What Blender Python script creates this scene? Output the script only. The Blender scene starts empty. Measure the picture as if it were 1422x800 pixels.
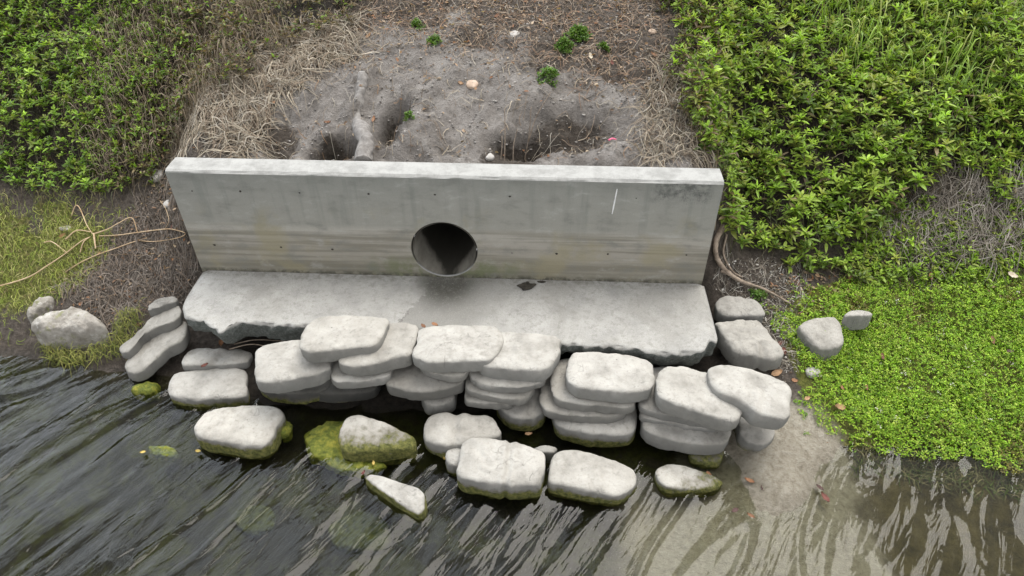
import bpy, math, random
import numpy as np
from mathutils import Matrix, Vector

random.seed(7)
RNG = np.random.default_rng(11)
C = bpy.context.scene.collection
scene = bpy.context.scene

# ------------------------------------------------------------------ camera
CAM = np.array([0.6669, -3.7812, 3.0636])
PITCH, YAW, ROLL, FPX = 0.694035, 0.054993, -0.0067325, 948.0
def cam_axes():
    cp, sp = math.cos(PITCH), math.sin(PITCH)
    Rz = np.array([[math.cos(YAW), -math.sin(YAW), 0], [math.sin(YAW), math.cos(YAW), 0], [0, 0, 1]])
    fwd, up, rt = Rz @ np.array([0, cp, -sp]), Rz @ np.array([0, sp, cp]), Rz @ np.array([1.0, 0, 0])
    c, s = math.cos(ROLL), math.sin(ROLL)
    return c * rt + s * up, -s * rt + c * up, fwd
RT, UP, FW = cam_axes()
cd = bpy.data.cameras.new('camera'); cam = bpy.data.objects.new('camera', cd); C.objects.link(cam)
m4 = Matrix.Identity(4)
for i in range(3):
    m4[i][0], m4[i][1], m4[i][2], m4[i][3] = RT[i], UP[i], -FW[i], CAM[i]
cam.matrix_world = m4
cd.sensor_width = 36.0; cd.lens = FPX / 1422 * 36; cd.clip_start = 0.05; cd.clip_end = 500
scene.camera = cam

# ------------------------------------------------------------------ sky, sun, exposure
SUN_EL, SUN_AZ = math.radians(66), math.radians(36)      # azimuth from +Y clockwise: beyond the wall, high, veiled by cloud
w = bpy.data.worlds.new('World'); scene.world = w; w.use_nodes = True
wt = w.node_tree; wt.nodes.clear()
wo = wt.nodes.new('ShaderNodeOutputWorld'); bg = wt.nodes.new('ShaderNodeBackground')
sky = wt.nodes.new('ShaderNodeTexSky'); sky.sky_type = 'NISHITA'; sky.sun_disc = False
sky.sun_elevation = SUN_EL; sky.sun_rotation = SUN_AZ; sky.air_density = 1.0; sky.dust_density = 2.5; sky.ozone_density = 1.0
hs = wt.nodes.new('ShaderNodeHueSaturation'); hs.inputs['Saturation'].default_value = 0.28
# broken cloud: bright veils between grey-blue gaps
tc = wt.nodes.new('ShaderNodeTexCoord'); mp = wt.nodes.new('ShaderNodeMapping'); mp.inputs['Scale'].default_value = (1.4, 1.4, 2.6)
cn = wt.nodes.new('ShaderNodeTexNoise'); cn.inputs['Scale'].default_value = 2.4; cn.inputs['Detail'].default_value = 7; cn.inputs['Roughness'].default_value = 0.55
cr = wt.nodes.new('ShaderNodeValToRGB'); cr.color_ramp.elements[0].position = 0.43; cr.color_ramp.elements[1].position = 0.56
mx = wt.nodes.new('ShaderNodeMix'); mx.data_type = 'RGBA'; mx.inputs[7].default_value = (8.6, 8.55, 8.5, 1)
L = wt.links.new
L(tc.outputs['Generated'], mp.inputs['Vector']); L(mp.outputs[0], cn.inputs['Vector']); L(cn.outputs['Fac'], cr.inputs['Fac'])
L(sky.outputs[0], hs.inputs['Color']); L(hs.outputs[0], mx.inputs[6]); L(cr.outputs['Color'], mx.inputs[0])
# unseen bright cloud lobe added for the water's reflection, torn by the same noise
bank = wt.nodes.new('ShaderNodeVectorMath'); bank.operation = 'DOT_PRODUCT'; bank.inputs[1].default_value = (-0.62, 0.44, 0.65)  # direction of the added unseen cloud lobe
br = wt.nodes.new('ShaderNodeMapRange'); br.interpolation_type = 'SMOOTHSTEP'; br.inputs[1].default_value = 0.80; br.inputs[2].default_value = 0.95
bn = wt.nodes.new('ShaderNodeMath'); bn.operation = 'MULTIPLY'; cr2 = wt.nodes.new('ShaderNodeValToRGB'); cr2.color_ramp.elements[0].position = 0.36; cr2.color_ramp.elements[1].position = 0.56
mx2 = wt.nodes.new('ShaderNodeMix'); mx2.data_type = 'RGBA'; mx2.inputs[7].default_value = (28.0, 30.0, 32.5, 1)
L(tc.outputs['Generated'], bank.inputs[0]); L(bank.outputs['Value'], br.inputs[0]); L(cn.outputs['Fac'], cr2.inputs['Fac'])
L(br.outputs[0], bn.inputs[0]); L(cr2.outputs['Color'], bn.inputs[1]); L(mx.outputs[2], mx2.inputs[6]); L(bn.outputs[0], mx2.inputs[0])
L(mx2.outputs[2], bg.inputs['Color']); bg.inputs['Strength'].default_value = 0.10; L(bg.outputs[0], wo.inputs['Surface'])
sd = bpy.data.lights.new('sun', 'SUN'); sd.energy = 1.75; sd.angle = math.radians(36); sd.color = (1.0, 0.96, 0.90)
sun = bpy.data.objects.new('sun', sd); C.objects.link(sun)
to_sun = Vector((math.sin(SUN_AZ) * math.cos(SUN_EL), math.cos(SUN_AZ) * math.cos(SUN_EL), math.sin(SUN_EL)))
sun.rotation_euler = to_sun.to_track_quat('Z', 'Y').to_euler(); sun.location = (0, 0, 12)
vs = scene.view_settings; vs.view_transform = 'Standard'; vs.look = 'None'; vs.exposure = 0.92; vs.gamma = 1; vs.use_curve_mapping = False
scene.render.engine = 'CYCLES'
scene.cycles.use_denoising = True
scene.cycles.max_bounces = 7; scene.cycles.transparent_max_bounces = 12; scene.cycles.diffuse_bounces = 3

# ------------------------------------------------------------------ numeric helpers
def ray(px, py):
    d = RT * ((px - 711) / FPX) + UP * ((400 - py) / FPX) + FW
    return d / np.linalg.norm(d)
def at_z(px, py, z):
    d = ray(px, py); return CAM + d * ((z - CAM[2]) / d[2])
def at_y(px, py, y=0.0):
    d = ray(px, py); return CAM + d * ((y - CAM[1]) / d[1])

def _hash(ix, iy, iz, seed):
    h = (ix * 374761393 + iy * 668265263 + iz * 2147483647 + seed * 1274126177).astype(np.int64) & 0xffffffff
    h = ((h ^ (h >> 13)) * 1274126177) & 0xffffffff
    h = ((h ^ (h >> 16)) * 2246822519) & 0xffffffff
    return ((h ^ (h >> 15)) & 0xffffff) / float(0xffffff)
def vnoise(p, seed=0):
    p = np.asarray(p, float); i = np.floor(p).astype(np.int64); f = p - i; u = f * f * f * (f * (f * 6 - 15) + 10)
    r = 0
    for dx in (0, 1):
        for dy in (0, 1):
            for dz in (0, 1):
                wgt = (u[:, 0] if dx else 1 - u[:, 0]) * (u[:, 1] if dy else 1 - u[:, 1]) * (u[:, 2] if dz else 1 - u[:, 2])
                r = r + wgt * _hash(i[:, 0] + dx, i[:, 1] + dy, i[:, 2] + dz, seed)
    return r * 2 - 1
def fbm(p, octaves=4, seed=0, gain=0.5):
    p = np.asarray(p, float); a, r, t = 1.0, 0, 0
    for o in range(octaves):
        r = r + a * vnoise(p * (2.03 ** o) + o * 17.3, seed + o); t += a; a *= gain
    return r / t
def n2(x, y, s, octaves=3, seed=0):
    x = np.atleast_1d(x).astype(float); y = np.atleast_1d(y).astype(float)
    return fbm(np.stack([x * s, y * s, np.full_like(x, seed * 3.17)], 1), octaves, seed)
def sstep(a, b, x):
    t = np.clip((np.asarray(x, float) - a) / (b - a), 0, 1); return t * t * (3 - 2 * t)

# ------------------------------------------------------------------ object helpers
def mesh(name, V, F, mat=None, parent=None, smooth=True, col=None, origin=None, attr='Col'):
    V = np.asarray(V, float)
    me = bpy.data.meshes.new(name)
    o = bpy.data.objects.new(name, me)
    if origin is not None:
        V = V - np.asarray(origin, float); o.location = origin
    if isinstance(F, np.ndarray):
        n, k = F.shape
        me.vertices.add(len(V)); me.vertices.foreach_set('co', V.astype(np.float32).ravel())
        me.loops.add(n * k); me.loops.foreach_set('vertex_index', F.astype(np.int32).ravel())
        me.polygons.add(n); me.polygons.foreach_set('loop_start', (np.arange(n) * k).astype(np.int32))
        me.update(calc_edges=True)
    else:
        me.from_pydata([tuple(v) for v in V], [], F); me.update()
    me.validate()
    if smooth: me.polygons.foreach_set('use_smooth', np.ones(len(me.polygons), bool))
    if col is not None:
        a = me.attributes.new(attr, 'FLOAT_COLOR', 'POINT')
        c4 = np.ones((len(V), 4), np.float32); c4[:, :col.shape[1]] = col
        a.data.foreach_set('color', c4.ravel())
    if mat: me.materials.append(mat)
    C.objects.link(o)
    if parent: o.parent = parent
    return o
def tag(o, label=None, cat=None, group=None, kind=None):
    if label: o['label'] = label
    if cat: o['category'] = cat
    if group: o['group'] = group
    if kind: o['kind'] = kind
    return o
def empty(name, loc, label=None, cat=None, group=None):
    o = bpy.data.objects.new(name, None); C.objects.link(o); o.location = loc; o.empty_display_size = 0.1
    return tag(o, label, cat, group)
def join(parts):
    V, F, n = [], [], 0
    for v, f in parts:
        V.append(np.asarray(v, float)); F += [tuple(i + n for i in q) for q in f]; n += len(v)
    return np.concatenate(V), F

def spline(P, n):
    P = np.asarray(P, float)
    if len(P) == 2: return P[0] + (P[1] - P[0]) * np.linspace(0, 1, n)[:, None]
    Q = np.concatenate([[2 * P[0] - P[1]], P, [2 * P[-1] - P[-2]]])
    out = []
    for t in np.linspace(0, len(P) - 1 - 1e-9, n):
        k = int(t); u = t - k; a, b, c, d = Q[k], Q[k + 1], Q[k + 2], Q[k + 3]
        out.append(0.5 * (2 * b + (c - a) * u + (2 * a - 5 * b + 4 * c - d) * u * u + (3 * b - a - 3 * c + d) * u ** 3))
    return np.array(out)
def tube(P, r0, r1=None, n=24, sides=8, rough=0.0, seed=0):
    r1 = r0 if r1 is None else r1
    Q = spline(P, n); T = np.gradient(Q, axis=0); T /= np.linalg.norm(T, axis=1)[:, None] + 1e-9
    up = np.array([0.0, 0.0, 1.0]) if abs(T[0][2]) < 0.9 else np.array([1.0, 0, 0])
    V = []
    for i in range(n):
        s = np.cross(T[i], up); s /= np.linalg.norm(s) + 1e-9; u = np.cross(s, T[i])
        r = r0 + (r1 - r0) * i / (n - 1)
        for k in range(sides):
            a = 2 * math.pi * k / sides
            V.append(Q[i] + (s * math.cos(a) + u * math.sin(a)) * r)
    V = np.array(V)
    if rough:
        nz = fbm(V / max(r0, r1) * 0.6, 3, seed)[:, None]
        ctr = np.repeat(Q, sides, 0); V = ctr + (V - ctr) * (1 + rough * nz)
    F = [(i * sides + k, i * sides + (k + 1) % sides, (i + 1) * sides + (k + 1) % sides, (i + 1) * sides + k) for i in range(n - 1) for k in range(sides)]
    F += [tuple(range(sides - 1, -1, -1)), tuple((n - 1) * sides + k for k in range(sides))]
    return V, F

# ------------------------------------------------------------------ materials
class NT:
    def __init__(s, name):
        s.m = bpy.data.materials.new(name); s.m.use_nodes = True; s.t = s.m.node_tree; s.t.nodes.clear()
        s.out = s.n('ShaderNodeOutputMaterial')
    def n(s, ty, **kw):
        x = s.t.nodes.new(ty)
        for k, v in kw.items(): setattr(x, k, v)
        return x
    def l(s, a, b): s.t.links.new(a, b)
    def set(s, sock, v):
        if isinstance(v, bpy.types.NodeSocket): s.l(v, sock)
        elif v is not None: sock.default_value = v
    def coord(s, which='Object', scale=(1, 1, 1)):
        c = s.n('ShaderNodeTexCoord')
        if which == 'World':
            g = s.n('ShaderNodeNewGeometry'); src = g.outputs['Position']
        else: src = c.outputs[which]
        m = s.n('ShaderNodeMapping'); m.inputs['Scale'].default_value = scale; s.l(src, m.inputs['Vector']); return m.outputs[0]
    def noise(s, vec, scale, detail=4, rough=0.55, dist=0.0):
        x = s.n('ShaderNodeTexNoise'); s.l(vec, x.inputs['Vector']); x.inputs['Scale'].default_value = scale
        x.inputs['Detail'].default_value = detail; x.inputs['Roughness'].default_value = rough; x.inputs['Distortion'].default_value = dist
        return x.outputs['Fac']
    def ramp(s, fac, stops, interp='LINEAR'):
        r = s.n('ShaderNodeValToRGB'); r.color_ramp.interpolation = interp; s.set(r.inputs['Fac'], fac); e = r.color_ramp.elements
        while len(e) < len(stops): e.new(0.5)
        for k, (p, c) in enumerate(stops):
            e[k].position = p; e[k].color = (c, c, c, 1) if not isinstance(c, (tuple, list)) else (*c[:3], 1)
        return r.outputs['Color']
    def math(s, op, a, b=None, clamp=False):
        x = s.n('ShaderNodeMath', operation=op, use_clamp=clamp); s.set(x.inputs[0], a)
        if b is not None: s.set(x.inputs[1], b)
        return x.outputs[0]
    def map(s, v, a, b, c=0.0, d=1.0):
        x = s.n('ShaderNodeMapRange'); x.interpolation_type = 'SMOOTHSTEP'
        for i, q in enumerate((v, a, b, c, d)): s.set(x.inputs[i], q)
        return x.outputs[0]
    def mix(s, fac, a, b, blend='MIX'):
        x = s.n('ShaderNodeMix', data_type='RGBA', blend_type=blend); s.set(x.inputs[0], fac)
        for i, q in ((6, a), (7, b)):
            if isinstance(q, (tuple, list)): q = (*q[:3], 1)
            s.set(x.inputs[i], q)
        return x.outputs[2]
    def sep(s, vec):
        x = s.n('ShaderNodeSeparateXYZ'); s.l(vec, x.inputs[0]); return x.outputs
    def attr(s, name, ty='GEOMETRY'):
        x = s.n('ShaderNodeAttribute', attribute_name=name); x.attribute_type = ty; return x
    def bump(s, h, strength=0.5, dist=0.01, normal=None):
        x = s.n('ShaderNodeBump'); x.inputs['Strength'].default_value = strength; x.inputs['Distance'].default_value = dist
        s.l(h, x.inputs['Height'])
        if normal: s.l(normal, x.inputs['Normal'])
        return x.outputs[0]
    def bsdf(s, color, rough=0.9, normal=None, spec=0.3):
        b = s.n('ShaderNodeBsdfPrincipled'); s.set(b.inputs['Base Color'], (*color, 1) if isinstance(color, tuple) else color)
        s.set(b.inputs['Roughness'], rough); b.inputs['Specular IOR Level'].default_value = spec
        if normal: s.l(normal, b.inputs['Normal'])
        return b
    def done(s, sh): s.l(sh.outputs[0], s.out.inputs['Surface']); return s.m

def mat_headwall():
    t = NT('cast concrete'); co = t.coord('Object'); x, y, z = t.sep(co)
    big = t.noise(co, 2.2, 5, 0.6); cloud = t.noise(t.coord('Object', (1, 1, 2.2)), 5.0, 5, 0.65)
    streak = t.noise(t.coord('Object', (14, 14, 1.1)), 1.0, 4, 0.6)
    band = t.noise(t.coord('Object', (0.7, 0.7, 22)), 1.0, 4, 0.55, 0.4)
    fine = t.noise(co, 140, 3, 0.7)
    zz = t.math('ADD', z, t.math('MULTIPLY', t.math('SUBTRACT', big, 0.5), 0.10))
    base = t.ramp(zz, [(0.0, (0.235, 0.22, 0.175)), (0.14, (0.30, 0.28, 0.235)), (0.27, (0.33, 0.31, 0.27)), (0.385, (0.38, 0.365, 0.325)), (0.43, (0.305, 0.30, 0.268)), (0.66, (0.295, 0.295, 0.268)), (0.80, (0.255, 0.26, 0.238))])
    c = t.mix(t.map(band, 0.40, 0.62, 0, 0.75), base, (0.185, 0.172, 0.135))
    lowmask = t.map(z, 0.44, 0.36)
    c = t.mix(lowmask, base, c)
    c = t.mix(t.math('MULTIPLY', t.map(streak, 0.48, 0.70, 0, 0.38), t.map(z, 0.30, 0.55)), c, (0.17, 0.185, 0.17))
    c = t.mix(t.map(cloud, 0.48, 0.72, 0, 0.65), c, (0.185, 0.188, 0.172))
    c = t.mix(t.map(cloud, 0.46, 0.28, 0, 0.5), c, (0.42, 0.42, 0.395))
    c = t.mix(t.math('MULTIPLY', t.map(big, 0.52, 0.66, 0, 0.55), t.map(z, 0.62, 0.45)), c, (0.29, 0.26, 0.16))
    # green film round the pipe mouth and along the foot
    dx = t.math('SUBTRACT', x, 0.0); d = t.math('SQRT', t.math('ADD', t.math('MULTIPLY', t.math('MULTIPLY', dx, dx), 0.28), t.math('MULTIPLY', t.math('SUBTRACT', z, 0.08), t.math('SUBTRACT', z, 0.08))))
    g = t.math('MULTIPLY', t.map(d, 0.40, 0.12, 0, 0.75), t.map(t.noise(co, 7, 5, 0.7), 0.40, 0.62))
    g = t.math('MULTIPLY', g, t.map(z, 0.22, 0.10))
    c = t.mix(g, c, (0.15, 0.17, 0.085))
    # black stain under the coping near one end
    st = t.math('MULTIPLY', t.math('MULTIPLY', t.map(x, 1.33, 1.42), t.map(x, 1.78, 1.68)), t.map(t.math('ADD', z, t.math('MULTIPLY', t.math('SUBTRACT', fine, 0.5), 0.25)), 0.64, 0.755))
    st = t.math('MULTIPLY', st, t.map(t.noise(co, 20, 5, 0.7), 0.36, 0.62))
    c = t.mix(t.math('MULTIPLY', st, 0.8), c, (0.08, 0.083, 0.08))
    # dirt just above the slab
    c = t.mix(t.math('MULTIPLY', t.map(z, 0.045, 0.0), t.map(t.noise(co, 16, 4, 0.7), 0.38, 0.6)), c, (0.09, 0.085, 0.065))
    c = t.mix(t.math('MULTIPLY', t.math('MULTIPLY', t.map(y, 0.001, 0.004), t.map(y, 0.17, 0.15)), t.map(z, 0.52, 0.48)), c, (0.10, 0.095, 0.078))
    # the coping is cleaner and paler than the face
    geo = t.n('ShaderNodeNewGeometry'); nz = t.sep(geo.outputs['Normal'])[2]
    top = t.mix(t.map(t.noise(co, 9, 5, 0.7), 0.35, 0.72), (0.35, 0.348, 0.332), (0.245, 0.243, 0.23))
    top = t.mix(t.map(fine, 0.55, 0.75, 0, 0.35), top, (0.25, 0.25, 0.24))
    c = t.mix(t.map(nz, 0.35, 0.55), c, top)
    c = t.mix(t.map(fine, 0.3, 0.7, 0, 0.22), c, t.mix(1.0, c, (0.5, 0.5, 0.5), 'MULTIPLY'))
    h = t.math('ADD', fine, t.math('MULTIPLY', t.noise(co, 30, 4, 0.6), 1.5))
    h = t.math('ADD', h, t.math('MULTIPLY', band, 2.0))
    return t.done(t.bsdf(c, 0.88, t.bump(h, 0.25, 0.004)))

def mat_slab():
    t = NT('weathered footing concrete'); co = t.coord('Object'); x, y, z = t.sep(co)
    n1 = t.noise(co, 4, 6, 0.65); n2_ = t.noise(co, 22, 5, 0.7); sp = t.noise(co, 160, 3, 0.8)
    c = t.ramp(n1, [(0.28, (0.27, 0.265, 0.25)), (0.5, (0.355, 0.347, 0.325)), (0.72, (0.42, 0.41, 0.385))])
    c = t.mix(t.map(n2_, 0.48, 0.68, 0, 0.6), c, (0.22, 0.212, 0.19))
    c = t.mix(t.map(t.noise(co, 1.9, 5, 0.65, 0.5), 0.48, 0.64, 0, 0.45), c, (0.24, 0.23, 0.205))
    # damp fan below the pipe: from a slanting crack to about half a metre beyond
    edge = t.math('ADD', x, t.math('MULTIPLY', y, -0.42))
    edge = t.math('ADD', edge, t.math('MULTIPLY', t.math('SUBTRACT', n2_, 0.5), 0.18))
    fan = t.math('MULTIPLY', t.map(edge, -0.075, -0.045), t.map(edge, 0.62, 0.30))
    c = t.mix(t.math('MULTIPLY', fan, 0.75), c, t.mix(n2_, (0.17, 0.165, 0.15), (0.27, 0.262, 0.24)))
    mouth = t.math('SQRT', t.math('ADD', t.math('MULTIPLY', t.math('MULTIPLY', x, x), 2.4), t.math('MULTIPLY', t.math('MULTIPLY', y, y), 1.1)))
    c = t.mix(t.math('MULTIPLY', t.map(mouth, 0.46, 0.16), t.map(n2_, 0.2, 0.5, 0.3, 1)), c, (0.075, 0.072, 0.06))
    c = t.mix(t.math('MULTIPLY', t.map(y, -0.10, -0.01), t.map(n2_, 0.40, 0.62, 0, 0.7)), c, (0.19, 0.18, 0.155))
    ln = t.math('MULTIPLY', t.map(t.math('ABSOLUTE', t.math('ADD', edge, 0.06)), 0.012, 0.0), t.map(y, -0.30, -0.42))
    c = t.mix(t.math('MULTIPLY', ln, 0.8), c, (0.12, 0.11, 0.10))
    c = t.mix(t.map(sp, 0.55, 0.66, 0, 0.6), c, (0.17, 0.165, 0.15)); c = t.mix(t.map(sp, 0.42, 0.32, 0, 0.4), c, (0.56, 0.55, 0.52))
    # broken underside: exposed dark aggregate
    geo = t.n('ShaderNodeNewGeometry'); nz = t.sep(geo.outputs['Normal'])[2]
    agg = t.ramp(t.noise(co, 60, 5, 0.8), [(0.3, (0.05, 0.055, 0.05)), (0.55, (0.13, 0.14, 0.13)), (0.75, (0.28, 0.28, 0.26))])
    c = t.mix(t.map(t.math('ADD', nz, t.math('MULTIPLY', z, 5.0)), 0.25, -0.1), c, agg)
    h = t.math('ADD', t.math('MULTIPLY', n2_, 1.2), sp)
    return t.done(t.bsdf(c, 0.92, t.bump(h, 0.6, 0.007)))

def mat_bag():
    t = NT('set concrete sack'); ob = t.coord('Object'); wp = t.coord('World')
    oi = t.n('ShaderNodeObjectInfo').outputs['Random']
    tint = t.attr('tint', 'OBJECT').outputs['Fac']; mossline = t.attr('moss', 'OBJECT').outputs['Fac']; side = t.attr('mossside', 'OBJECT').outputs['Fac']
    n1 = t.noise(wp, 6, 5, 0.6); n2_ = t.noise(wp, 28, 5, 0.65); sp = t.noise(wp, 150, 3, 0.75)
    c = t.ramp(n1, [(0.28, (0.235, 0.224, 0.201)), (0.5, (0.352, 0.338, 0.308)), (0.72, (0.43, 0.415, 0.382))])
    c = t.mix(t.map(n2_, 0.52, 0.74, 0, 0.6), c, (0.20, 0.19, 0.17))
    c = t.mix(t.map(sp, 0.58, 0.70, 0, 0.5), c, (0.17, 0.165, 0.15))
    c = t.mix(t.math('MULTIPLY', t.map(t.noise(wp, 3.3, 5, 0.7), 0.52, 0.68, 0, 0.45), t.map(n2_, 0.3, 0.6)), c, (0.20, 0.188, 0.165))
    ln = t.math('ABSOLUTE', t.math('SUBTRACT', t.noise(wp, 5.5, 3, 0.5, 0.6), 0.5))
    crack = t.math('MULTIPLY', t.map(ln, 0.006, 0.0), t.map(t.noise(wp, 4.1, 2), 0.50, 0.60))
    c = t.mix(t.map(t.noise(wp, 60, 4, 0.8), 0.56, 0.72, 0, 0.35), c, (0.15, 0.143, 0.128))
    c = t.mix(t.math('MULTIPLY', crack, 0.28), c, (0.11, 0.105, 0.095))
    geo = t.n('ShaderNodeNewGeometry'); nz = t.sep(geo.outputs['Normal'])[2]; pz = t.sep(geo.outputs['Position'])[2]
    # shade painted into the colour: sides and undersides mixed to darker grey
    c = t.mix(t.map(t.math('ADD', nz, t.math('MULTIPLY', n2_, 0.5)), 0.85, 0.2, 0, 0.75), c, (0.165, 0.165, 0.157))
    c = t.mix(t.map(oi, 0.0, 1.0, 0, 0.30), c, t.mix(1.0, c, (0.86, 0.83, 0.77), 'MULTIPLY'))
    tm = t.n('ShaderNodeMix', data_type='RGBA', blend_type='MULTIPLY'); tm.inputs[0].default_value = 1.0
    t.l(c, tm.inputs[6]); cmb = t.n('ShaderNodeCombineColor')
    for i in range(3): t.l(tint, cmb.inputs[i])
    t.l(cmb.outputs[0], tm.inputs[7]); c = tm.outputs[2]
    # tiny vesicles
    vo = t.n('ShaderNodeTexVoronoi'); t.l(wp, vo.inputs['Vector']); vo.inputs['Scale'].default_value = 17
    pit = t.math('MULTIPLY', t.map(vo.outputs['Distance'], 0.10, 0.04), t.map(t.noise(wp, 5, 2), 0.55, 0.62))
    c = t.mix(t.math('MULTIPLY', pit, 0.7), c, (0.08, 0.075, 0.07))
    # moss and algae creeping up from the waterline
    ragged = t.math('MULTIPLY', t.math('SUBTRACT', t.noise(wp, 14, 5, 0.7), 0.5), 0.12)
    lvl = t.math('ADD', t.math('ADD', pz, ragged), t.math('MULTIPLY', nz, side))
    mk = t.math('MULTIPLY', t.map(t.math('SUBTRACT', lvl, mossline), 0.014, -0.014), t.map(t.noise(wp, 24, 4, 0.7), 0.26, 0.40))
    moss = t.ramp(t.noise(wp, 38, 5, 0.7), [(0.28, (0.03, 0.034, 0.010)), (0.46, (0.09, 0.095, 0.026)), (0.60, (0.16, 0.155, 0.045)), (0.78, (0.25, 0.22, 0.09))])
    wet = t.map(t.math('SUBTRACT', lvl, mossline), 0.04, 0.0, 0, 0.7)
    c = t.mix(wet, c, (0.12, 0.108, 0.075))
    c = t.mix(mk, c, moss)
    h = t.math('ADD', t.math('MULTIPLY', n2_, 1.4), t.math('MULTIPLY', sp, 0.8))
    h = t.math('ADD', h, t.math('MULTIPLY', mk, t.math('MULTIPLY', t.noise(wp, 90, 3, 0.7), 2.5)))
    h = t.math('SUBTRACT', h, t.math('MULTIPLY', t.math('ADD', pit, crack), 1.2))
    return t.done(t.bsdf(c, 0.9, t.bump(h, 0.6, 0.007)))

def mat_ground():
    t = NT('bank soil'); wp = t.coord('World'); a = t.attr('Col')
    sx = t.n('ShaderNodeSeparateColor'); t.l(a.outputs['Color'], sx.inputs[0]); sand, algae, sed = sx.outputs
    n1 = t.noise(wp, 5, 6, 0.65); n2_ = t.noise(wp, 26, 6, 0.72); n3 = t.noise(wp, 120, 4, 0.75)
    soil = t.ramp(n2_, [(0.25, (0.04, 0.033, 0.027)), (0.5, (0.10, 0.083, 0.068)), (0.75, (0.19, 0.16, 0.135))])
    grey = t.ramp(n1, [(0.25, (0.15, 0.134, 0.120)), (0.5, (0.27, 0.247, 0.226)), (0.75, (0.40, 0.372, 0.345))])
    grey = t.mix(t.map(n2_, 0.5, 0.72, 0, 0.6), grey, (0.12, 0.11, 0.10))
    grey = t.mix(t.map(n3, 0.58, 0.72, 0, 0.5), grey, (0.42, 0.40, 0.385))
    c = t.mix(t.map(t.math('ADD', sand, t.math('MULTIPLY', t.math('SUBTRACT', n2_, 0.5), 0.7)), 0.35, 0.65), soil, grey)
    alg = t.ramp(t.noise(wp, 30, 5, 0.7), [(0.3, (0.05, 0.06, 0.014)), (0.5, (0.13, 0.14, 0.03)), (0.72, (0.22, 0.21, 0.06))])
    c = t.mix(t.map(t.math('ADD', algae, t.math('MULTIPLY', t.math('SUBTRACT', n2_, 0.5), 0.9)), 0.40, 0.62), c, alg)
    sedc = t.ramp(n2_, [(0.28, (0.26, 0.225, 0.165)), (0.5, (0.42, 0.38, 0.305)), (0.75, (0.54, 0.50, 0.42))])
    c = t.mix(t.map(t.math('ADD', sed, t.math('MULTIPLY', t.math('SUBTRACT', n1, 0.5), 0.5)), 0.35, 0.65), c, sedc)
    # under water: dark silt with patches of weed
    pz = t.sep(t.n('ShaderNodeNewGeometry').outputs['Position'])[2]
    silt = t.ramp(t.noise(wp, 3.2, 6, 0.7), [(0.30, (0.012, 0.012, 0.008)), (0.46, (0.030, 0.027, 0.013)), (0.56, (0.065, 0.070, 0.013)), (0.64, (0.04, 0.034, 0.015)), (0.76, (0.11, 0.09, 0.035))])
    px_ = t.sep(wp)[0]
    silt = t.mix(t.map(px_, 1.2, 2.9), silt, t.ramp(t.noise(wp, 4.5, 6, 0.7), [(0.3, (0.045, 0.036, 0.014)), (0.5, (0.13, 0.105, 0.042)), (0.7, (0.22, 0.18, 0.085))]))
    silt = t.mix(t.map(n3, 0.58, 0.75, 0, 0.4), silt, (0.13, 0.12, 0.07))
    c = t.mix(a.outputs['Alpha'], c, t.ramp(n2_, [(0.3, (0.012, 0.010, 0.008)), (0.7, (0.05, 0.04, 0.03))]))  # alpha: dark humus, and shade painted in pits and under the slab
    uw = t.math('MULTIPLY', t.map(t.math('ADD', pz, t.math('MULTIPLY', t.math('SUBTRACT', n2_, 0.5), 0.06)), -0.45, -0.53), t.map(sed, 0.75, 0.25))
    c = t.mix(uw, c, silt)
    wetm = t.map(t.math('ADD', pz, t.math('MULTIPLY', t.math('SUBTRACT', n1, 0.5), 0.10)), -0.40, -0.46, 0, 0.45)
    c = t.mix(wetm, c, t.mix(1.0, c, (0.42, 0.40, 0.36), 'MULTIPLY'))
    h = t.math('ADD', t.math('MULTIPLY', n2_, 2.0), n3)
    return t.done(t.bsdf(c, t.map(pz, -0.44, -0.47, 0.95, 0.5), t.bump(h, 0.9, 0.03)))

def mat_leaf(name, trans=0.35, rough=0.45):
    t = NT(name); a = t.attr('Col')
    v = t.noise(t.coord('World'), 60, 2); c = t.mix(t.map(v, 0.3, 0.7, 0, 0.35), a.outputs['Color'], t.mix(1.0, a.outputs['Color'], (0.6, 0.62, 0.5), 'MULTIPLY'))
    b = t.bsdf(c, rough, None, 0.35); tr = t.n('ShaderNodeBsdfTranslucent')
    t.l(t.mix(1.0, c, (1.0, 1.05, 0.55), 'MULTIPLY'), tr.inputs['Color'])
    mx = t.n('ShaderNodeMixShader'); mx.inputs[0].default_value = trans; t.l(b.outputs[0], mx.inputs[1]); t.l(tr.outputs[0], mx.inputs[2])
    return t.done(mx)
def mat_plain(name, c0, c1, scale=30, rough=0.85, bump=0.3):
    t = NT(name); co = t.coord('World'); n = t.noise(co, scale, 5, 0.65)
    return t.done(t.bsdf(t.ramp(n, [(0.3, c0), (0.7, c1)]), rough, t.bump(t.noise(co, scale * 4, 3), bump, 0.003)))
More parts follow.
